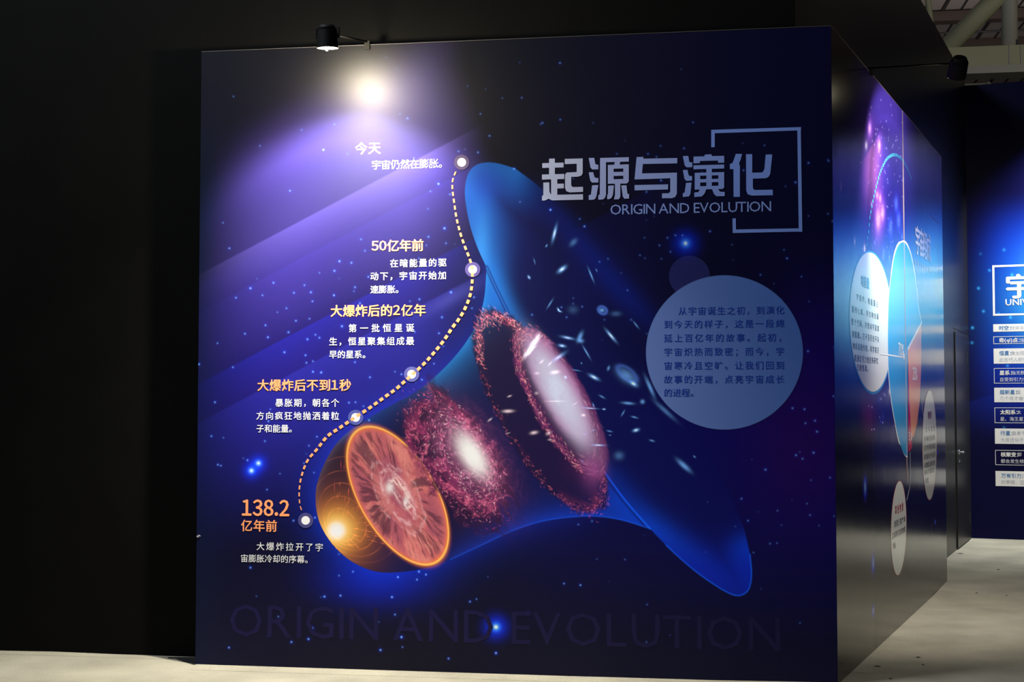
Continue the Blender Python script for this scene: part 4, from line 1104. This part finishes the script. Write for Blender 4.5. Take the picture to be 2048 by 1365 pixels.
# ================================================================== CARPET EDGES, LINT
def carpet_edge(name, pts, d, n, base, out=.16):
    vs, fs = [], []
    for s, h in pts:
        p = base + d * s
        vs += [pz(p + n * out, .0008), pz(p + n * out * .45, h * .55 + .001), pz(p + n * .003, h)]
    for i in range(len(pts) - 1):
        k = 3 * i
        fs += [[k, k + 1, k + 4, k + 3], [k + 1, k + 2, k + 5, k + 4]]
    o = mesh(name, vs, fs, M_CARPET, floor, True)
    return o
edge_px = [(392, 1331), (430, 1333), (500, 1335), (560, 1337), (640, 1341), (700, 1341), (745, 1346), (800, 1350), (860, 1353), (960, 1356), (1100, 1358), (1127, 1356), (1250, 1358), (1420, 1363), (1675, 1368)]
pts = []
for x, y in edge_px:
    s_, z_ = on_plane(x, y, C0, DM); pts.append((s_, max(.001, z_ + .006)))
carpet_edge('carpet_edge', pts, DM, NM, C0)
ep = [(0, 1302), (110, 1304), (230, 1309), (335, 1315)]
LW0 = C0 - NM * BM
pts = [(on_plane(x, y, LW0, DM)[0], max(.001, on_plane(x, y, LW0, DM)[1])) for x, y in ep]
print('left edge heights', pts)
carpet_edge('carpet_edge', pts, DM, NM, LW0, .1)
pts = []
for x, y in [(1702, 1362), (1726, 1343), (1745, 1323), (1770, 1296), (1790, 1278), (1800, 1266), (1812, 1250), (1826, 1234), (1860, 1199), (1892, 1165)]:
    s_, z_ = on_plane(x, y, C0, DS); pts.append((s_, max(.001, z_ + .004)))
print('side edge', [round(p[1], 3) for p in pts])
carpet_edge('carpet_edge', pts, DS, NS, C0, .12)
# bare dark strip where the carpet stops short of the recess
q = [on_floor(336, 1318), on_floor(350, 1318.5), on_floor(368, 1325), on_floor(390, 1331.5), np.array([*(ME - NM * .10), 0]), np.array([*(LW0 + DM * (LM + .0) ), 0]), np.array([*(on_floor(335, 1316)[:2]), 0])]
mesh('bare_floor_gap', [(p[0], p[1], .0025) for p in q], [list(range(len(q)))], DK, floor)

scr = [(1920.5, 1108, 6, 1.6, 'd', 'dark oval scrap on the carpet in front of the black door'), (1997, 1140, 4, 2, 'd', 'small dark crumb on the open carpet near the right edge'),
       (1953, 1187.5, 3.2, 2, 'd', 'small dark speck on the lit carpet right of the pie-chart panel'), (2013, 1192.5, 3, 2, 'd', 'dark speck on the carpet lowest by the right edge'),
       (1846, 1331, 3, 2.4, 'd', 'round dark speck on the carpet near the bottom right'), (1755, 1334, 7, 2, 'd', 'dark curled thread on the carpet beside the foot of the side panel'),
       (1781, 1359, 4, 2, 'd', 'dark crumb on the carpet at the bottom edge of the picture'), (1836, 1316, 6, 1.4, 'd', 'thin dark lint on the carpet left of the round dark speck'),
       (1887.5, 1184, 4, 2, 'w', 'bright white scrap on the carpet by the far foot of the side panel'), (1941, 1082, 2.4, 2, 'w', 'tiny bright scrap in the corner of black wall and far panel')]
MD, MW = mat('dark_lint', (.02, .018, .015), .9), mat('white_scrap', (.8, .8, .75), .6)
for i, (x, y, w, h, k, lab) in enumerate(scr):
    p = on_floor(x, y); sc_ = np.hypot(p[0], p[1]) / F
    bm = bmesh.new(); rr_ = random.Random(i)
    n = 9; top = []
    ring = [bm.verts.new((math.cos(2 * math.pi * j / n) * w * sc_ * rr_.uniform(.7, 1.1), math.sin(2 * math.pi * j / n) * w * sc_ * rr_.uniform(.5, .9), .0012)) for j in range(n)]
    c = bm.verts.new((0, 0, .007))
    for j in range(n): bm.faces.new((ring[j], ring[(j + 1) % n], c))
    bm.faces.new(ring[::-1])
    o = bmobj('carpet_scrap', bm, MD if k == 'd' else MW); o.location = (p[0], p[1], 0.0)
    tag(o, lab, 'litter', 'scraps lying on the carpet')

# ================================================================== LAMPS
M_LAMP = mat('black_lamp_metal', (.006, .006, .0065), .6, .15)
M_ROD = mat('black_lamp_rod', (.006, .006, .006), .7, .1)
def lamp(base, z, d, n, out, drop, tilt, label, power, size, blend, color, glow, skew=0.0, aim=None):
    """arm clamped to the panel top, cylindrical head hanging over the print"""
    r = empty('spotlight', pz(base - n * .02, z))
    tag(r, label, 'lamp', 'arm spotlights over the printed panels')
    inv = Matrix.Translation(-Vector(r.location))
    def part(name, bm, m, smooth=True, parent=None):
        o = bmobj(name, bm, m, parent or r, smooth)
        o.matrix_parent_inverse = inv if parent is None else Matrix.Identity(4)
        return o
    tip = base + n * out + d * skew; zt = z - drop
    bm = bmesh.new(); add_bar(bm, pz(base - n * .045, z + .014), pz(base + n * .012, z + .014), .03, .018); add_bar(bm, pz(base + n * .010, z + .02), pz(base + n * .010, z - .03), .03, .01)
    part('clamp', bm, M_LAMP, False)
    bm = bmesh.new(); add_tube(bm, pz(base, z + .02), pz(tip - n * .02, zt + .045), .006, seg=10)
    part('arm', bm, M_ROD)
    t = math.radians(tilt)
    ax = Vector((-n[0] * math.sin(t), -n[1] * math.sin(t), -math.cos(t)))      # beam direction
    c = Vector(pz(tip, zt))
    if aim is not None: ax = (Vector(aim) - c).normalized()
    bm = bmesh.new()
    add_tube(bm, c - ax * .055, c + ax * .045, .056, .060, seg=28, caps=False)
    add_tube(bm, c - ax * .085, c - ax * .055, .040, .056, seg=28)
    add_tube(bm, c + ax * .045, c + ax * .0448, .060, .0585, seg=28, caps=False)
    head = part('head', bm, M_LAMP)
    bm = bmesh.new()
    sidev = Vector((d[0], d[1], 0))
    add_bar(bm, c + sidev * .066 - ax * .01, c + sidev * .066 + Vector((n[0] * 0, 0, .07)), .008, .02)
    add_bar(bm, c - sidev * .066 - ax * .01, c - sidev * .066 + Vector((0, 0, .07)), .008, .02)
    add_bar(bm, c - sidev * .070 + Vector((0, 0, .068)), c + sidev * .070 + Vector((0, 0, .068)), .02, .008)
    add_tube(bm, c + Vector((0, 0, .068)), pz(tip - n * .02, zt + .045), .007, seg=8)
    part('yoke', bm, M_LAMP, False)
    bm = bmesh.new(); add_tube(bm, c + ax * .028, c + ax * .0315, .056, seg=28)
    lens = part('lens', bm, mat('glowing_lens', (.9, .9, .9), .3, emit=(1.0, .96, .88, glow))); lens['label'] = 'glowing front glass'
    bm = bmesh.new()
    add_bar(bm, c + ax * .046 - Vector(pz(n, 0)) * .055 + sidev * .018, c + ax * .046 + Vector(pz(n, 0)) * .055 + sidev * .018, .012, .003)
    part('lens_guard', bm, M_LAMP, False)
    lo = c + ax * .055
    L = lamp_light('spotlight_beam', lo, ax, power, size, blend, color, .045)
    # spill: unfocused warm light around the beam
    return lo, ax

P_A = 0.72 * E_MAIN_I * 4 * math.pi ** 2
def spill(lo, ax, P, wide, wk, pk, wa=122, bl=.35):
    """the open front of the lamp also throws a wide weak cone and a faint warm glow all round"""
    lamp_light('spotlight_wide_beam', lo, ax, P * wk, wa, bl, (1.0, .95, .88), .045)
    d = bpy.data.lights.new('spotlight_glow', 'POINT'); d.energy = P * pk; d.color = (1.0, .88, .60); d.shadow_soft_size = .05
    o = bpy.data.objects.new('spotlight_glow', d); o.location = lo + ax * .012; COL.objects.link(o)
loA, axA = lamp(C0 + DM * sA, HP, DM, NM, LA_OUT, .10, 7, 'black arm spotlight with glowing front glass above the horn diagram panel', P_A, 100, 1.0, (1.0, .95, .86), 25, skew=LA_SKEW)
spill(loA, axA, P_A, 1, .24, .17, 118)
P_B = .85 * IB * 4 * math.pi ** 2
loB, axB = lamp(C0 + DS * sB, HP, DS, NS, LB_OUT, .05, 26, 'black arm spotlight over the pie chart panel, dark against the roof', P_B, 98, 1.0, (1.0, .95, .88), 1.5, aim=pz(C0 + DS * (on_plane(1806, 700, C0, DS)[0]), 2.1))
spill(loB, axB, P_B, 1, .16, .010, 140)
loC, axC = lamp(TC + DT * 1.6, HF, DT, NT, .9, .05, 20, 'arm spotlight over the far blue panel, just beyond the right edge', 46 * 4 * math.pi ** 2, 104, .9, (.95, .98, 1.0), 5)

# ================================================================== HALL ROOF seen above the far panel
RZ = 11.5
dirN = -NM; dirM = -DM      # back, right
O = np.array([9.0, 30.0])
M_DECK = mat('pale_roof_decking', (.42, .37, .36), .7, noise=.1, nscale=.6)
M_RIB = mat('dark_roof_rib', (.05, .045, .05), .7)
M_BEAM = mat('brown_roof_beam', (.075, .052, .046), .7)
M_TRUSS = mat('cream_painted_steel', (.50, .49, .34), .55, noise=.15, nscale=1.5)
M_FL = mat('pale_grey_steel', (.48, .47, .44), .55)
def rp(a, b, z): p = O + dirM * a + dirN * b; return (float(p[0]), float(p[1]), z)
ceil = struct(mesh('ceiling', [rp(-14, -8, RZ), rp(16, -8, RZ), rp(16, 22, RZ), rp(-14, 22, RZ)], [[0, 3, 2, 1]], M_DECK))
def roof_at(x, y, z):
    r = ray(x, y); t = (z - CAMZ) / r[2]; p = r[:2] * t - O
    return p @ dirM, p @ dirN
a_lo, _ = roof_at(1860, 60, RZ); a_hi, _ = roof_at(2048, 60, RZ)
k = 0; a = a_lo - 5.5
while a < a_hi + 2:
    bm = bmesh.new(); w = .08 if k % 3 == 0 else .035
    add_bar(bm, rp(a, -7.5, RZ - .02), rp(a, 21.5, RZ - .02), w, .04)
    bmobj('rib', bm, M_RIB, ceil); a += .46; k += 1
for yb, hgt in ((47, .36), (97, .26), (-12, .36)):
    _, b = roof_at(1950, yb, RZ - hgt)
    bm = bmesh.new(); add_bar(bm, rp(-13, b, RZ - hgt / 2), rp(15, b, RZ - hgt / 2), hgt, .25, up=(0, 0, 1)); 
    me = bmobj('roof_beam', bm, M_BEAM, ceil)
for yb in (62,):
    bm = bmesh.new(); _, b = roof_at(1990, yb, RZ - .4); add_tube(bm, rp(-13, b, RZ - .4), rp(15, b, RZ - .4), .03, seg=8); bmobj('pipe', bm, M_RIB, ceil)
# truss standing parallel to the main panel, nearer
PT = Plane(O + dirN * (-5.0), dirM, NM, None)
tr = empty('roof_truss', (0, 0, 0)); tag(tr, 'cream steel roof truss with diagonal and upright tubes above the far panel', 'truss')
def tz(x, y): a, z = PT.sz(x, y); return a, z
def tp(x, y, n=0.0):
    a, z = tz(x, y); p = PT.P0 + dirM * a + NM * n; return (float(p[0]), float(p[1]), z)
sc_t = abs(tz(2000, 60)[1] - tz(2000, 61)[1])
zc1 = tz(1960, 98)[1]; zc0 = tz(1960, 138)[1]; zf0 = tz(1960, 153)[1]
aL, aR = tz(1700, 100)[0], tz(2330, 100)[0]
def bt(name, a0, a1, z0, z1, n0, n1, m):
    P = [PT.P0 + dirM * a0 + NM * n0, PT.P0 + dirM * a1 + NM * n0, PT.P0 + dirM * a1 + NM * n1, PT.P0 + dirM * a0 + NM * n1]
    return prism(name, P, z0, z1, m, tr)
bt('chord', aL, aR, zc0, zc1, -.2, .2, M_TRUSS)
bt('flange', aL, aR, zf0, zc0, -.26, .26, M_FL)
for x in (2014, 2037):
    a0 = tz(x, 100)[0]; bt('stiffener', a0 - .012, a0 + .012, zc0, zc1, .2, .215, M_FL)
bm = bmesh.new(); add_tube(bm, tp(2100, -112), tp(1888, 100), 19 * sc_t, seg=20); bmobj('diagonal', bm, M_TRUSS, tr, True)
bm = bmesh.new(); add_tube(bm, tp(2018, -150), tp(2019, 98), 15.5 * sc_t, seg=20); bmobj('upright', bm, M_FL, tr, True)
bm = bmesh.new(); add_tube(bm, tp(1842, -110), tp(1868, 98), 6 * sc_t, seg=12); bmobj('hanger', bm, M_TRUSS, tr, True)
bm = bmesh.new(); add_bar(bm, tp(2012, 93, .1), tp(2034, 92.5, .1), 4 * sc_t, .2); bmobj('bracket', bm, M_RIB, tr)
bm = bmesh.new()
add_tube(bm, tp(1888, 96, -.3), tp(2110, -120, -.3), 2.0 * sc_t, seg=6); bmobj('brace_rod', bm, M_FL, tr)
# lower secondary members just above the far panel
bm = bmesh.new(); add_tube(bm, tp(1962, 178, -.6), tp(1992, 150, -.6), 4 * sc_t, seg=8); add_tube(bm, tp(1900, 156, -.6), tp(1990, 153, -.6), 2 * sc_t, seg=8)
bmobj('lower_brace', bm, M_FL, tr)
print('objects', len(bpy.data.objects), 'tris', sum(len(o.data.polygons) for o in bpy.data.objects if o.type == 'MESH'))
